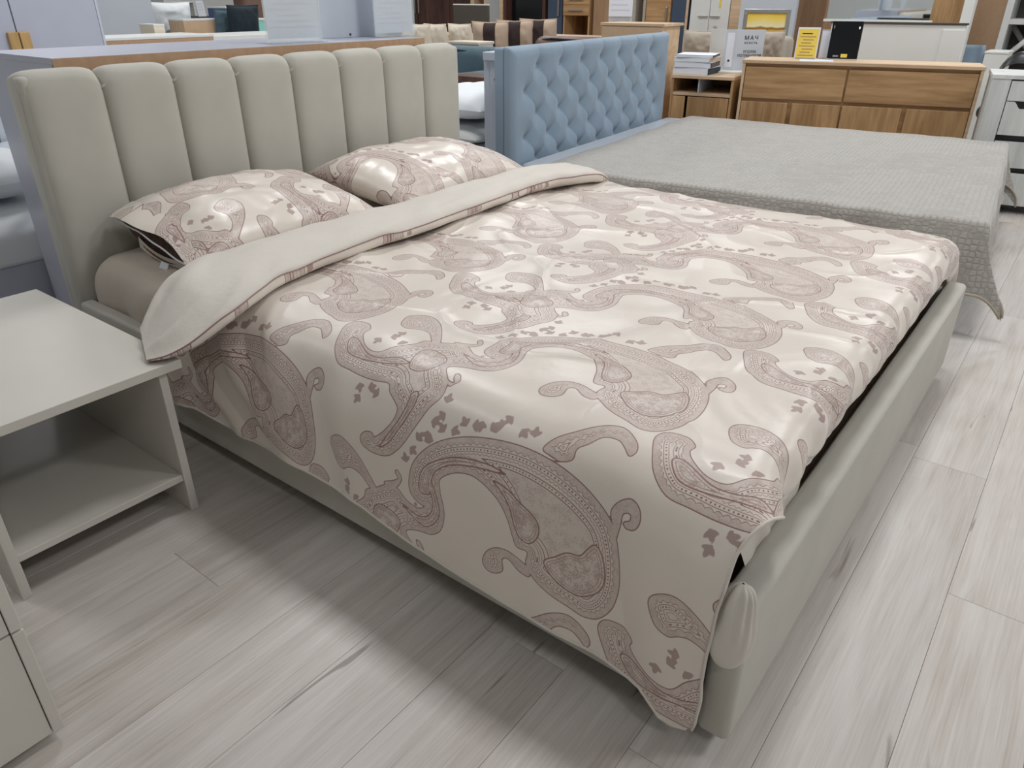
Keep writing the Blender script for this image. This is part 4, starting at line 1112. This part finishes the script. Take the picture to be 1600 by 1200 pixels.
pz_ = zpx(t, 26, 965)[1]
pb = box('poster', 0, W_, 0, 0.004, pz_, 1.42, MAT['paper'], t, 0.001)
for q in range(9): box('print_line', W_ * 0.1, W_ * (0.9 - 0.1 * (q % 3)), -0.001, 0.0005, pz_ + 0.05 + q * 0.045, pz_ + 0.062 + q * 0.045, MAT['print'], pb, 0.0002)
box('acrylic_back', 0, W_, 0.004, 0.01, pz_ - 0.06, 1.45, MAT['acrylic'], t, 0.001); box('stand_pole', W_ / 2 - 0.015, W_ / 2 + 0.015, 0.012, 0.042, 0, 1.40, MAT['steel'], t, 0.004); box('stand_foot', 0, W_, -0.1, 0.15, 0, 0.012, MAT['steel'], t, 0.004)
t, W_, H_, zt = cabinet('lattice_shelf', 'grey wooden shelf with cross braces beyond the poster', 'shelves', 990, 1009, 3, dY(990, 8.4), 0.0, 0.35, None, 1.7)
for q in (0, W_ - 0.03): box('upright', q, q + 0.03, 0, 0.35, 0, H_, MAT['greycush'], t, 0.002)
for q in range(5): box('shelf', 0.03, W_ - 0.03, 0, 0.35, 0.12 + q * 0.37, 0.15 + q * 0.37, MAT['greycush'], t, 0.002)
for q in range(4): tube('brace', [(0.03, 0.34, 0.15 + q * 0.37), (W_ - 0.03, 0.34, 0.12 + (q + 1) * 0.37)], 0.012, MAT['greycush'], t, 6)
box('back', 0.03, W_ - 0.03, 0.352, 0.36, 0, H_, MAT['dkwood'], t, 0.001)
t, W_, H_, zt = cabinet('cupboard', 'tall oak cupboard with a long handle beside the navy cabinet', 'cupboard', 1010, 1049, 3, dY(1008, 8.4), 0.0, 0.5, None, 2.1)
box('body', 0, W_, 0.02, 0.5, 0, H_, MAT['oak_v'], t, 0.003); d_ = box('door', 0.003, W_ - 0.003, 0, 0.018, 0.05, H_ - 0.01, MAT['oak_h'], t, 0.003)
box('handle', W_ - 0.05, W_ - 0.03, -0.03, 0, 0.9, 1.06, MAT['steel'], d_, 0.004)
t, W_, H_, zt = cabinet('cupboard', 'tall navy cupboard left of the white wardrobe', 'cupboard', 1051, 1077, 3, dY(1051, 8.4), 0.0, 0.5, None, 2.1)
box('body', 0, W_, 0.0, 0.5, 0, H_, MAT['navy'], t, 0.003); box('side_edge', W_ - 0.03, W_, -0.004, 0.0, 0, H_, MAT['palewood'], t, 0.002)
t, W_, H_, zt = cabinet('wardrobe', 'white two-door wardrobe behind the binder', 'wardrobe', 1080, 1142, 3, dY(1080, 8.4), 0.0, 0.5, None, 2.1)
box('body', 0, W_, 0.02, 0.5, 0, H_, MAT['white'], t, 0.003)
for q in range(2):
    a_ = q * W_ / 2 + 0.003; b_ = (q + 1) * W_ / 2 - 0.003
    d_ = box('door', a_, b_, 0, 0.018, 0.05, H_ - 0.01, MAT['white'], t, 0.003)
    hz = zpx(t, 26, 1108)[1]
    box('handle', b_ - 0.12 if q == 0 else a_ + 0.01, b_ - 0.01 if q == 0 else a_ + 0.12, -0.025, 0, hz - 0.008, hz + 0.008, MAT['steel'], d_, 0.003)
    if q == 1:
        box('door_glass', a_ + 0.10, b_ - 0.10, -0.006, 0.001, zpx(t, 12, 1126)[1], 1.35, MAT['yellow'], d_, 0.002); box('door_glass', a_ + 0.06, b_ - 0.12, -0.006, 0.001, hz - 0.18, hz - 0.09, MAT['mirror'], d_, 0.002)
board_thing('wardrobe', 'greyish oak wardrobe end right of the white wardrobe', 'wardrobe', 1143, 1163, 3, dY(1143, 8.4), 0.0, MAT['palewood'], 0.5, 2.0)

# sofas in the middle distance
sofa('sofa', 'cream sofa with pale cushions behind the headboard', 560, 703, 52, 8.2, 0.0, MAT['beigecush'], MAT['beigecush'], depth=0.8)
for i_, (cx0, lab) in enumerate(((660, 'cream cushion nearest the price sheet on the cream sofa'), (684, 'cream cushion second from the price sheet on the cream sofa'), (722, 'square cream cushion at the right end of the cream sofa'))):
    cushion_at(lab, cx0, 67, 7.75 - 0.05 * i_, 0.28, 0.32, 0.13, MAT['cream'], 0.0, seed=70 + i_, group='cream cushions on the cream sofa')
sofa('sofa', 'beige sofa carrying the brown-banded cushions', 750, 880, 56, 7.6, 0.0, MAT['beigecush'], MAT['darkband'], depth=0.8)
for i_, (cx0, lab) in enumerate(((768, 'beige cushion with a dark brown band, leftmost of the three'), (806, 'beige cushion with a dark brown band, middle of the three'), (842, 'beige cushion with a dark brown band, rightmost of the three'))):
    cushion_at(lab, cx0, 71 - 2 * i_, 7.22, 0.34, 0.38, 0.16, MAT['beigecush'], 0.35, seed=80 + i_, band=MAT['darkband'], group='brown-banded cushions')
t, W_, H_, zt = cabinet('side_cabinet', 'small white-topped cabinet between the headboard and the banded cushions', 'cabinet', 700, 747, 64, 6.8, 0.0, 0.2, None)
box('body', 0.005, W_ - 0.005, 0.01, 0.2, 0, H_ - 0.02, MAT['white'], t, 0.003); box('top', 0, W_, 0, 0.21, H_ - 0.02, H_, MAT['cream'], t, 0.003)
sofa('sofa', 'dark teal sofa with black piping between the two headboards', 560, 725, 74, 6.3, 0.0, MAT['teal'], MAT['tealdark'], seat=0.50, depth=0.75, pyr=70)
sofa('sofa', 'brown sofa back with dark piping behind the tufted headboard', 806, 912, 60, 6.3, 0.0, MAT['leather'], MAT['tealdark'], seat=0.45, depth=0.6, arms=False)
t, W_, H_, zt = cabinet('coffee_table', 'dark brown coffee table before the teal sofa', 'coffee table', 700, 800, 117, 5.3, 0.0, 0.3, None)
box('table_top', 0, W_, 0, 0.24, H_ - 0.035, H_, MAT['dkwood'], t, 0.003)
for q in (0.02, W_ - 0.06):
    for r_ in (0.02, 0.18): box('leg', q, q + 0.04, r_, r_ + 0.04, 0, H_ - 0.035, MAT['dkwood'], t, 0.003)
box('lower_shelf', 0.06, W_ - 0.06, 0.03, 0.21, 0.15, 0.17, MAT['dkwood'], t, 0.003)
# white bed between the headboards
pc = at(750, 200, 4.5)
wb = thing('bed', 'white dressed bed seen between the two headboards', 'bed', (float(pc[0]) - 1.72, float(pc[1]) - 0.42, 0))
box('base', 0, 1.95, 0, 0.88, 0.02, 0.14, MAT['greylinen'], wb, 0.01)
mattress('mattress_top', 0.0, 1.96, 0.0, 0.89, 0.14, 0.25, MAT['bedlinen'], wb, 0.05, 14, 0.012)
for i_, (zq, mt_, lab, hh, ww) in enumerate(((0.335, MAT['bedlinen'], 'lowest white pillow in the stack between the headboards', 0.19, 0.70), (0.478, MAT['greylinen'], 'pale grey pillow in the middle of the stack between the headboards', 0.13, 0.68), (0.625, MAT['bedlinen'], 'topmost flanged white pillow in the stack between the headboards', 0.20, 0.66))):
    pillow('pillow', lab, (float(pc[0]) - 0.04, float(pc[1]) + 0.02, zq), (0, 0, 0.05 * i_), ww, 0.50, hh, 90 + i_, (0, 0), mt_, attrs=False, n=40)

# --- right: beech cabinet back, desk, dressers
t, W_, H_, zt = cabinet('cabinet', 'pale beech cabinet back behind the tufted headboard', 'cabinet', 941, 1036, 35, 6.15, 0.0, 0.45, None, pyr=33)
box('back_board', 0, W_, 0, 0.006, 0.02, H_ - 0.018, MAT['mdf2'], t, 0.001)
box('top_board', -0.01, W_ + 0.02, -0.01, 0.30, H_ - 0.018, H_, MAT['palewood'], t, 0.002)
box('end_panel', W_ - 0.018, W_, 0.006, 0.28, 0, H_ - 0.018, MAT['palewood'], t, 0.002); box('end_panel', 0, 0.018, 0.006, 0.28, 0, H_ - 0.018, MAT['palewood'], t, 0.002); box('front', 0.018, W_ - 0.018, 0.262, 0.28, 0, H_ - 0.018, MAT['palewood'], t, 0.002)
DR = math.radians(14)
loc, W_, zt = frame(1162, 1541, 93, 5.62, DR, 103)
dr = thing('dresser', 'wide oak dresser with two drawers over doors behind the blue bed', 'dresser', loc, DR)
DZ = zt; DDp = 0.33
box('top_board', -0.005, W_ + 0.005, -0.012, DDp, DZ - 0.02, DZ, MAT['palewood'], dr, 0.002)
for q in (0, W_ - 0.018): box('side_panel', q, q + 0.018, -0.006, DDp, 0, DZ - 0.02, MAT['palewood'], dr, 0.002)
box('carcass', 0.018, W_ - 0.018, 0.022, DDp, 0.04, DZ - 0.02, MAT['oak_h'], dr, 0.002)
mid = W_ * 0.465
zj = zpx(dr, 158, 1250)[1]
for a_, b_ in ((0.022, mid - 0.006), (mid + 0.006, W_ - 0.022)):
    box('drawer', a_, b_, -0.002, 0.02, zj + 0.006, DZ - 0.042, MAT['oak_h'], dr, 0.003)
    m_ = (a_ + b_) / 2
    for c_, d_ in ((a_, m_ - 0.014), (m_ + 0.014, b_)):
        box('door', c_, d_, -0.002, 0.02, 0.06, zj - 0.016, MAT['oak_v'], dr, 0.003)
# side desk with an open shelf
loc, W2, z2 = frame(1050, 1160, 116, 5.75, DR * 0.6, 120)
ds = thing('sideboard', 'oak sideboard with an open shelf left of the wide dresser', 'sideboard', loc, DR * 0.6)
W2 = W2 - 0.02
box('top_board', 0.0, W2 - 0.03, -0.01, 0.62, z2 - 0.022, z2, MAT['palewood'], ds, 0.002)
for q in (0.0, W2 - 0.05): box('side_panel', q, q + 0.018, 0, 0.61, 0, z2 - 0.022, MAT['oak_v'], ds, 0.002)
zs = zpx(ds, 146, 1100)[1]
box('shelf', 0.018, W2 - 0.05, 0, 0.59, zs - 0.02, zs, MAT['palewood'], ds, 0.002); box('back', 0.018, W2 - 0.05, 0.595, 0.61, 0, z2 - 0.022, MAT['oak_h'], ds, 0.002)
box('glass_divider', W2 * 0.40, W2 * 0.40 + 0.008, 0.02, 0.42, zs, z2 - 0.022, MAT['bluewhite'], ds, 0.001)
for a_, b_ in ((0.018, W2 * 0.25 - 0.01), (W2 * 0.25 + 0.01, W2 - 0.055)): box('door', a_, b_, 0.0, 0.02, 0.05, zs - 0.026, MAT['oak_v'], ds, 0.003)
# on the sideboard: catalogues, binder
def place_on(th_, lx, ly, z_):
    r_ = th_.rotation_euler.z; return (th_.location.x + lx * math.cos(r_) - ly * math.sin(r_), th_.location.y + lx * math.sin(r_) + ly * math.cos(r_), z_)
lx0, _ = zpx(ds, 100, 1062, 0.16); lx1, _ = zpx(ds, 100, 1118, 0.16)
cw = lx1 - lx0
for i_, (h_, m_, lab) in enumerate(((0.045, MAT['paper'], 'lowest thick white catalogue in the stack beside the binder'), (0.035, MAT['paper'], 'second white catalogue from the bottom beside the binder'), (0.028, MAT['bedlinen'], 'third white catalogue from the bottom beside the binder'), (0.018, MAT['paper'], 'topmost loose sheaf of papers beside the binder'))):
    zb = z2 + sum((0.045, 0.035, 0.028, 0.018)[:i_]) + 0.001 * i_
    c = thing('catalogue', lab, 'catalogue', place_on(ds, lx0 + cw * 0.5, 0.16, zb), DR * 0.6 + (-0.05, 0.04, -0.03, 0.10)[i_], 'catalogues beside the binder')
    box('pages', -cw / 2, cw / 2 - 0.004, -0.13, 0.13, 0.002, h_ - 0.002, m_, c, 0.002)
    box('cover', -cw / 2, cw / 2, -0.132, 0.132, 0, 0.002, MAT['print'], c, 0.0005); box('cover', -cw / 2, cw / 2, -0.132, 0.132, h_ - 0.002, h_, MAT['paper'], c, 0.0005)
    box('spine', cw / 2 - 0.004, cw / 2, -0.132, 0.132, 0.001, h_ - 0.001, (MAT['tealdark'], MAT['darkband'], MAT['beigecush'], MAT['darkband'])[i_], c, 0.0005)
bl_, bz_ = zpx(ds, 110, 1128, 0.36)
bd = thing('binder', 'open grey-white ring binder standing on the sideboard', 'binder', place_on(ds, bl_, 0.36, z2 + 0.014), DR)
BH = 0.265
box('spine', 0, 0.075, 0, 0.004, 0, BH, MAT['bluewhite'], bd, 0.001)
sl_ = box('spine_label', 0.012, 0.062, -0.0012, 0.0, 0.02, BH - 0.02, MAT['paper'], bd, 0.0004); box('finger_hole', 0.030, 0.044, -0.0022, -0.001, 0.055, 0.069, MAT['ink'], sl_, 0.0004)
fc = box('front_cover', 0, 0.20, 0, 0.004, 0, BH, MAT['bluewhite'], bd, 0.001, loc=(0.075, 0, 0), rot=(0, 0, math.radians(22)))
box('back_cover', -0.20, 0, 0, 0.004, 0, BH, MAT['greylinen'], bd, 0.001, loc=(0, 0, 0), rot=(0, 0, math.radians(-48)))
for s_, z_, sz_, sp in (('МАЧ', 0.212, 0.038, 1.3), ('МЕБЕЛЬ', 0.180, 0.017, 1.5), ('УГОЛОК', 0.122, 0.023, 1.0), ('ПОТРЕБИТЕЛЯ', 0.096, 0.023, 1.0)):
    me = text_mesh(s_, sz_, 'CENTER', sp); me.materials.append(MAT['ink'])
    mobj('lettering', me, None, fc, False, (0.105, -0.0012, z_), (PI / 2, 0, 0))
box('inner_pages', -0.18, -0.005, 0.006, 0.018, 0.012, BH - 0.02, MAT['paper'], bd, 0.002, rot=(0, 0, math.radians(-48)))
box('blue_edge', 0.004, 0.07, 0.006, 0.05, BH - 0.05, BH - 0.004, MAT['bluebox'], bd, 0.002)
st2 = box('stand_base', -0.10, 0.14, -0.11, 0.05, 0, 0.012, MAT['white'], None, 0.002, loc=place_on(ds, bl_ + 0.02, 0.36, z2), rot=(0, 0, DR)); st2.name = 'display_stand'
tag(st2, 'flat white display base under the ring binder', 'stand')
# on the dresser
def on_dr(px, py): return zpx(dr, py, px)[0]
x_ = on_dr(1233, 90); 
ys_ = thing('sign_holder', 'yellow printed notice in a clear stand on the oak dresser', 'sign', place_on(dr, x_ + 0.02, 0.22, DZ), DR)
yp = box('notice', 0, 0.125, 0, 0.003, 0.006, 0.185, MAT['yellow'], ys_, 0.0005, rot=(-0.12, 0, 0))
box('border', -0.008, 0.133, 0.003, 0.006, 0.0, 0.195, MAT['paper'], ys_, 0.0005, rot=(-0.12, 0, 0))
for q in range(8): box('print_line', 0.012 + 0.01 * (q % 3), 0.112 - 0.012 * ((q * 2) % 3), -0.0006, 0.0002, 0.02 + q * 0.019, 0.026 + q * 0.019, MAT['brownpanel'] if q < 7 else MAT['ink'], yp, 0.0002)
box('foot', -0.005, 0.13, -0.02, 0.06, 0, 0.004, MAT['acrylic'], ys_, 0.0005)
cd = thing('card_holder', 'white card in a clear holder between the yellow notice and the black screen', 'sign', place_on(dr, x_ + 0.165, 0.30, DZ), DR)
box('card', 0, 0.06, 0, 0.002, 0.004, 0.17, MAT['paper'], cd, 0.0005); box('holder', -0.003, 0.063, 0.002, 0.006, 0.004, 0.18, MAT['acrylic'], cd, 0.0005); box('foot', -0.003, 0.063, -0.012, 0.02, 0, 0.004, MAT['acrylic'], cd, 0.0005)
tbk = thing('tablet', 'black tablet screen propped upright on the oak dresser', 'tablet', place_on(dr, on_dr(1264, 86) + 0.10, 0.24, DZ), DR)
tbd = box('body', 0, 0.19, 0, 0.012, 0.004, 0.235, MAT['screen'], tbk, 0.006, rot=(-0.16, 0, 0))
box('sticker', 0.085, 0.125, -0.001, 0.0002, 0.014, 0.036, MAT['yellow'], tbd, 0.0003); box('logo', 0.035, 0.07, -0.001, 0.0002, 0.018, 0.028, MAT['steel'], tbd, 0.0003); box('logo', 0.012, 0.017, -0.001, 0.0002, 0.19, 0.21, MAT['steel'], tbd, 0.0003)
tube('easel_leg', [(0.17, 0.03, 0.20), (0.18, 0.10, 0.004)], 0.006, MAT['steel'], tbk, 6); box('easel_lip', 0.0, 0.19, -0.02, 0.0, 0, 0.006, MAT['steel'], tbk, 0.001)
pp_ = box('paper_sheet', 0, 0.21, 0, 0.14, 0, 0.0015, MAT['paper'], None, 0.0004, loc=place_on(dr, on_dr(1245, 90) + 0.02, 0.03, DZ), rot=(0, 0, DR + 0.1))
tag(pp_, 'loose white sheet lying in front of the black tablet', 'paper')
# white headboard panel with posts and a mirror behind the dresser
loc, W3, z3 = frame(1300, 1512, 36, 6.55, DR * 0.6, 37)
wp = thing('headboard', 'white panel headboard standing behind the oak dresser', 'headboard', loc, DR * 0.6)
box('panel', 0, W3, 0, 0.05, 0, z3, MAT['white'], wp, 0.003); box('cap', -0.01, W3 + 0.01, -0.01, 0.06, z3, z3 + 0.012, MAT['darkgrey'], wp, 0.002)
box('post', W3 - 0.14, W3 - 0.0, -0.012, 0.0, 0, z3 - 0.03, MAT['white'], wp, 0.003)
loc, W4, z4 = frame(1287, 1452, 32, 7.3, 0.0, 32)
mr = thing('mirror', 'large frameless mirror above the white panel headboard', 'mirror', (loc[0], loc[1], 0), 0.0)
box('glass', 0.02, W4, 0, 0.008, z4 + 0.012, 1.9, MAT['mirror'], mr, 0.001); box('lower_rail', 0, W4 + 0.02, -0.015, 0.03, z4 - 0.006, z4 + 0.012, MAT['white'], mr, 0.002); box('stand', 0.1, W4 - 0.1, 0.01, 0.05, 0, 1.9, MAT['white'], mr, 0.002); box('stand_foot', 0.05, W4 - 0.05, -0.12, 0.2, 0, 0.03, MAT['white'], mr, 0.003)
board_thing('wardrobe', 'warm oak wardrobe end right of the mirror', 'wardrobe', 1452, 1512, 3, 7.6, 0.0, MAT['oak_v'], 0.4, 2.0)
board_thing('cabinet', 'slim white cabinet end beside the warm oak wardrobe', 'cabinet', 1507, 1524, 3, 7.0, 0.0, MAT['white'], 0.1, 1.9)
board_thing('wardrobe', 'brown wardrobe side between the landscape picture and the mirror', 'wardrobe', 1236, 1292, 3, 8.2, 0.0, MAT['brownpanel'], 0.4, 2.0)
t, W_, H_ = board_thing('display_board', 'white board behind the landscape picture', 'board', 1158, 1246, 3, 8.0, 0.0, MAT['bluewhite'], 0.05, 1.7, zb=0.78)
box('leg', 0.05, 0.09, 0, 0.05, 0, 0.78, MAT['black'], t, 0.002); box('leg', W_ - 0.09, W_ - 0.05, 0, 0.05, 0, 0.78, MAT['black'], t, 0.002)
# landscape picture
loc, W5, z5 = frame(1164, 1237, 14, 7.25, 0.12, 13)
pz0 = z5 - 0.37
pc_ = thing('picture', 'framed golden meadow landscape picture behind the binder', 'picture', loc, 0.12)
k = NT('meadow_print'); v = k.obj()
sp = k.n('ShaderNodeSeparateXYZ'); k.set(sp.inputs[0], v)
g = k.math('ADD', k.math('DIVIDE', k.math('SUBTRACT', sp.outputs[2], pz0), 0.37), k.math('MULTIPLY', k.math('SUBTRACT', k.noise(v, 9.0, 3), 0.5), 0.12))
cm_ = k.ramp(g, [(0.05, srgb(120, 140, 40)), (0.25, srgb(216, 176, 120)), (0.42, srgb(206, 206, 60)), (0.56, srgb(206, 170, 40)), (0.62, srgb(150, 96, 40)), (0.66, srgb(240, 232, 190)), (0.80, srgb(240, 214, 110)), (0.95, srgb(236, 186, 40))])
MAT['meadow'] = k.out(cm_, 0.35, 0.4)
box('print', 0.03, W5 - 0.03, -0.004, 0.0, pz0 + 0.03, z5 - 0.03, MAT['meadow'], pc_, 0.001)
for nm, a_ in (('frame_bar', (0, W5, -0.012, 0.012, z5 - 0.03, z5)), ('frame_bar', (0, W5, -0.012, 0.012, pz0, pz0 + 0.03)), ('frame_bar', (0, 0.03, -0.012, 0.012, pz0 + 0.03, z5 - 0.03)), ('frame_bar', (W5 - 0.03, W5, -0.012, 0.012, pz0 + 0.03, z5 - 0.03))): box(nm, *a_, MAT['steel'], pc_, 0.002)
box('backing', 0.01, W5 - 0.01, 0.0, 0.012, pz0 + 0.01, z5 - 0.01, MAT['mdf'], pc_, 0.001)
for q in (0.06, W5 - 0.09): box('easel_leg', q, q + 0.03, 0.012, 0.045, 0, z5 - 0.05, MAT['oak_v'], pc_, 0.003)
# taupe seats behind the sideboard
sofa('armchair', 'taupe armchair behind the ring binder', 1176, 1224, 58, 6.55, 0.1, MAT['greycush'], MAT['greycush'], depth=0.42, arms=False)
cushion_at('taupe cushion left of the ring binder', 1098, 80, 6.75, 0.34, 0.30, 0.16, MAT['greycush'], 0.0, seed=66)
cushion_at('taupe cushion right of the ring binder', 1203, 76, 6.35, 0.20, 0.24, 0.12, MAT['greycush'], 0.2, seed=67)
sofa('sofa', 'taupe sofa beyond the sideboard', 1060, 1114, 82, 6.9, 0.0, MAT['greycush'], MAT['greycush'], depth=0.55, arms=False)
# far right
board_thing('wardrobe', 'wide tan wardrobe side at the upper right', 'wardrobe', 1520, 1576, 3, 8.0, 0.0, MAT['mdf2'], 0.5, 2.0)
t, W_, H_, zt = cabinet('chair', 'pale blue shell chair behind the right end of the dresser', 'chair', 1505, 1532, 70, 7.5, 0.0, 0.4, None)
Vs = []
for i_, u_ in enumerate(np.linspace(-1, 1, 14)):
    for j_, v_ in enumerate(np.linspace(0, 1, 12)):
        Vs.append((W_ / 2 + u_ * (W_ / 2 + 0.04) * (1 - 0.25 * v_ ** 3), 0.05 * u_ ** 2 * -1 + 0.06 * v_, 0.44 + (H_ - 0.44) * v_))
bk_ = np_mesh('backrest', np.array(Vs).reshape(14, 12, 3), grid_faces(14, 12), MAT['blue'], t); so = bk_.modifiers.new('thick', 'SOLIDIFY'); so.thickness = 0.03
box('seat', -0.04, W_ + 0.04, -0.38, 0.02, 0.41, 0.46, MAT['blue'], t, 0.02, 4)
for fx in (0.0, W_ - 0.03):
    for fy in (-0.34, -0.03): box('leg', fx, fx + 0.03, fy, fy + 0.03, 0, 0.41, MAT['black'], t, 0.004)
t, W_, H_, zt = cabinet('shelf_unit', 'white shelf unit with diagonal braces at the upper right corner', 'shelves', 1564, 1640, 40, 7.7, 0.0, 0.35, None, 1.7)
for q in (0, W_ - 0.05): box('upright', q, q + 0.05, 0, 0.35, 0, H_, MAT['whitewood'], t, 0.003)
zsh = zpx(t, 34, 1585)[1]
for q in (zsh - 0.62, zsh, zsh + 0.4): box('shelf', 0.05, W_ - 0.05, 0, 0.35, q - 0.02, q + 0.02, MAT['whitewood'], t, 0.003)
tube('brace', [(0.05, 0.03, zsh - 0.30), (W_ - 0.05, 0.03, zsh - 0.04)], 0.022, MAT['whitewood'], t, 6)
tube('brace', [(0.05, 0.33, zsh - 0.04), (W_ - 0.05, 0.33, zsh - 0.30)], 0.022, MAT['whitewood'], t, 6)
box('back', 0.05, W_ - 0.05, 0.345, 0.35, 0, H_, MAT['darkgrey'], t, 0.002)
t, W_, H_, zt = cabinet('box', 'low white box beside the shelf unit at right', 'box', 1540, 1576, 80, 7.2, 0.0, 0.3, None)
box('body', 0, W_, 0, 0.3, 0, H_ - 0.015, MAT['white'], t, 0.003); box('lid', -0.005, W_ + 0.005, -0.005, 0.305, H_ - 0.015, H_, MAT['white'], t, 0.003)
t, W_, H_, zt = cabinet('office_chair', 'black padded office chair above the white dresser', 'office chair', 1566, 1640, 78, 6.7, 0.0, 0.5, None)
nu = 16; Vs = []
for i_, u_ in enumerate(np.linspace(0, PI, 20)):
    for j_, v_ in enumerate(np.linspace(-1, 1, 8)):
        Vs.append((W_ / 2 - math.cos(u_) * W_ / 2, 0.06 * v_, 0.62 + (H_ - 0.62) * math.sin(u_) * math.sqrt(max(0.05, 1 - 0.6 * v_ * v_))))
np_mesh('backrest', np.array(Vs).reshape(20, 8, 3), grid_faces(20, 8), MAT['black'], t)
box('back_lower', 0, W_, -0.06, 0.06, 0.50, 0.66, MAT['black'], t, 0.04, 4); tube('trim', [(0.0, -0.07, 0.66), (W_ / 2, -0.075, 0.67), (W_, -0.07, 0.66)], 0.010, MAT['steel'], t, 6)
box('seat', 0, W_, -0.5, 0.0, 0.42, 0.51, MAT['black'], t, 0.04, 4); tube('column', [(W_ / 2, -0.25, 0.06), (W_ / 2, -0.25, 0.42)], 0.025, MAT['steel'], t, 8)
for q in range(5):
    an = q * 2 * PI / 5; tube('base_arm', [(W_ / 2, -0.25, 0.09), (W_ / 2 + 0.26 * math.cos(an), -0.25 + 0.26 * math.sin(an), 0.03)], 0.022, MAT['black'], t, 6)
# white drawer dresser at the right edge
loc, W_, zt = frame(1553, 1850, 116, 5.34, DR * 0.7, 117)
wd = thing('dresser', 'white wood-grain drawer dresser at the right edge of the photo', 'dresser', loc, DR * 0.7)
box('top_board', -0.005, W_, -0.012, 0.42, zt - 0.022, zt, MAT['whitewood'], wd, 0.002); box('carcass', 0.02, W_ - 0.02, 0.03, 0.42, 0.03, zt - 0.022, MAT['black'], wd, 0.002)
for q in (0, W_ - 0.10): box('stile', q, q + 0.095, -0.004, 0.42, 0, zt - 0.022, MAT['whitewood'], wd, 0.002)
zq = zt - 0.03
def cut_front(x0, x1, z0, z1, nx, par):
    """drawer front with a scooped finger grip in its top edge"""
    xs_ = [x0, x0 + (x1 - x0) * 0.06]; zs_ = [z1, z1]
    for q in range(9):
        f_ = q / 8; xs_.append(x0 + (x1 - x0) * (0.06 + 0.06 * f_)); zs_.append(z1 - 0.038 * (3 * f_ ** 2 - 2 * f_ ** 3))
    for q in range(9):
        f_ = q / 8; xs_.append(x0 + (x1 - x0) * (0.88 + 0.06 * f_)); zs_.append(z1 - 0.038 * (1 - (3 * f_ ** 2 - 2 * f_ ** 3)))
    xs_.append(x1); zs_.append(z1); n = len(xs_)
    V = [(a_, 0.0, z0) for a_ in xs_] + [(a_, 0.0, b_) for a_, b_ in zip(xs_, zs_)] + [(a_, 0.02, z0) for a_ in xs_] + [(a_, 0.02, b_) for a_, b_ in zip(xs_, zs_)]
    F = []
    for q in range(n - 1):
        F += [(q, q + 1, n + q + 1, n + q), (2 * n + q + 1, 2 * n + q, 3 * n + q, 3 * n + q + 1), (n + q, n + q + 1, 3 * n + q + 1, 3 * n + q), (q + 1, q, 2 * n + q, 2 * n + q + 1)]
    F += [(0, n, 3 * n, 2 * n), (n - 1, 3 * n - 1, 4 * n - 1, 2 * n - 1)]
    return pyd('drawer', V, F, MAT['whitewood'], par, False)
hd = (zt - 0.08) / 4
box('drawer', 0.10, W_ - 0.105, 0.0, 0.02, zq - hd * 0.62, zq, MAT['whitewood'], wd, 0.002)
cut_front(0.10, W_ - 0.105, zq - hd * 1.70, zq - hd * 0.62 - 0.004, 10, wd)
box('drawer', 0.10, W_ - 0.105, 0.0, 0.02, zq - hd * 2.75, zq - hd * 1.70 - 0.035, MAT['whitewood'], wd, 0.002)
box('drawer', 0.10, W_ - 0.105, 0.0, 0.02, 0.05, zq - hd * 2.75 - 0.03, MAT['whitewood'], wd, 0.002)
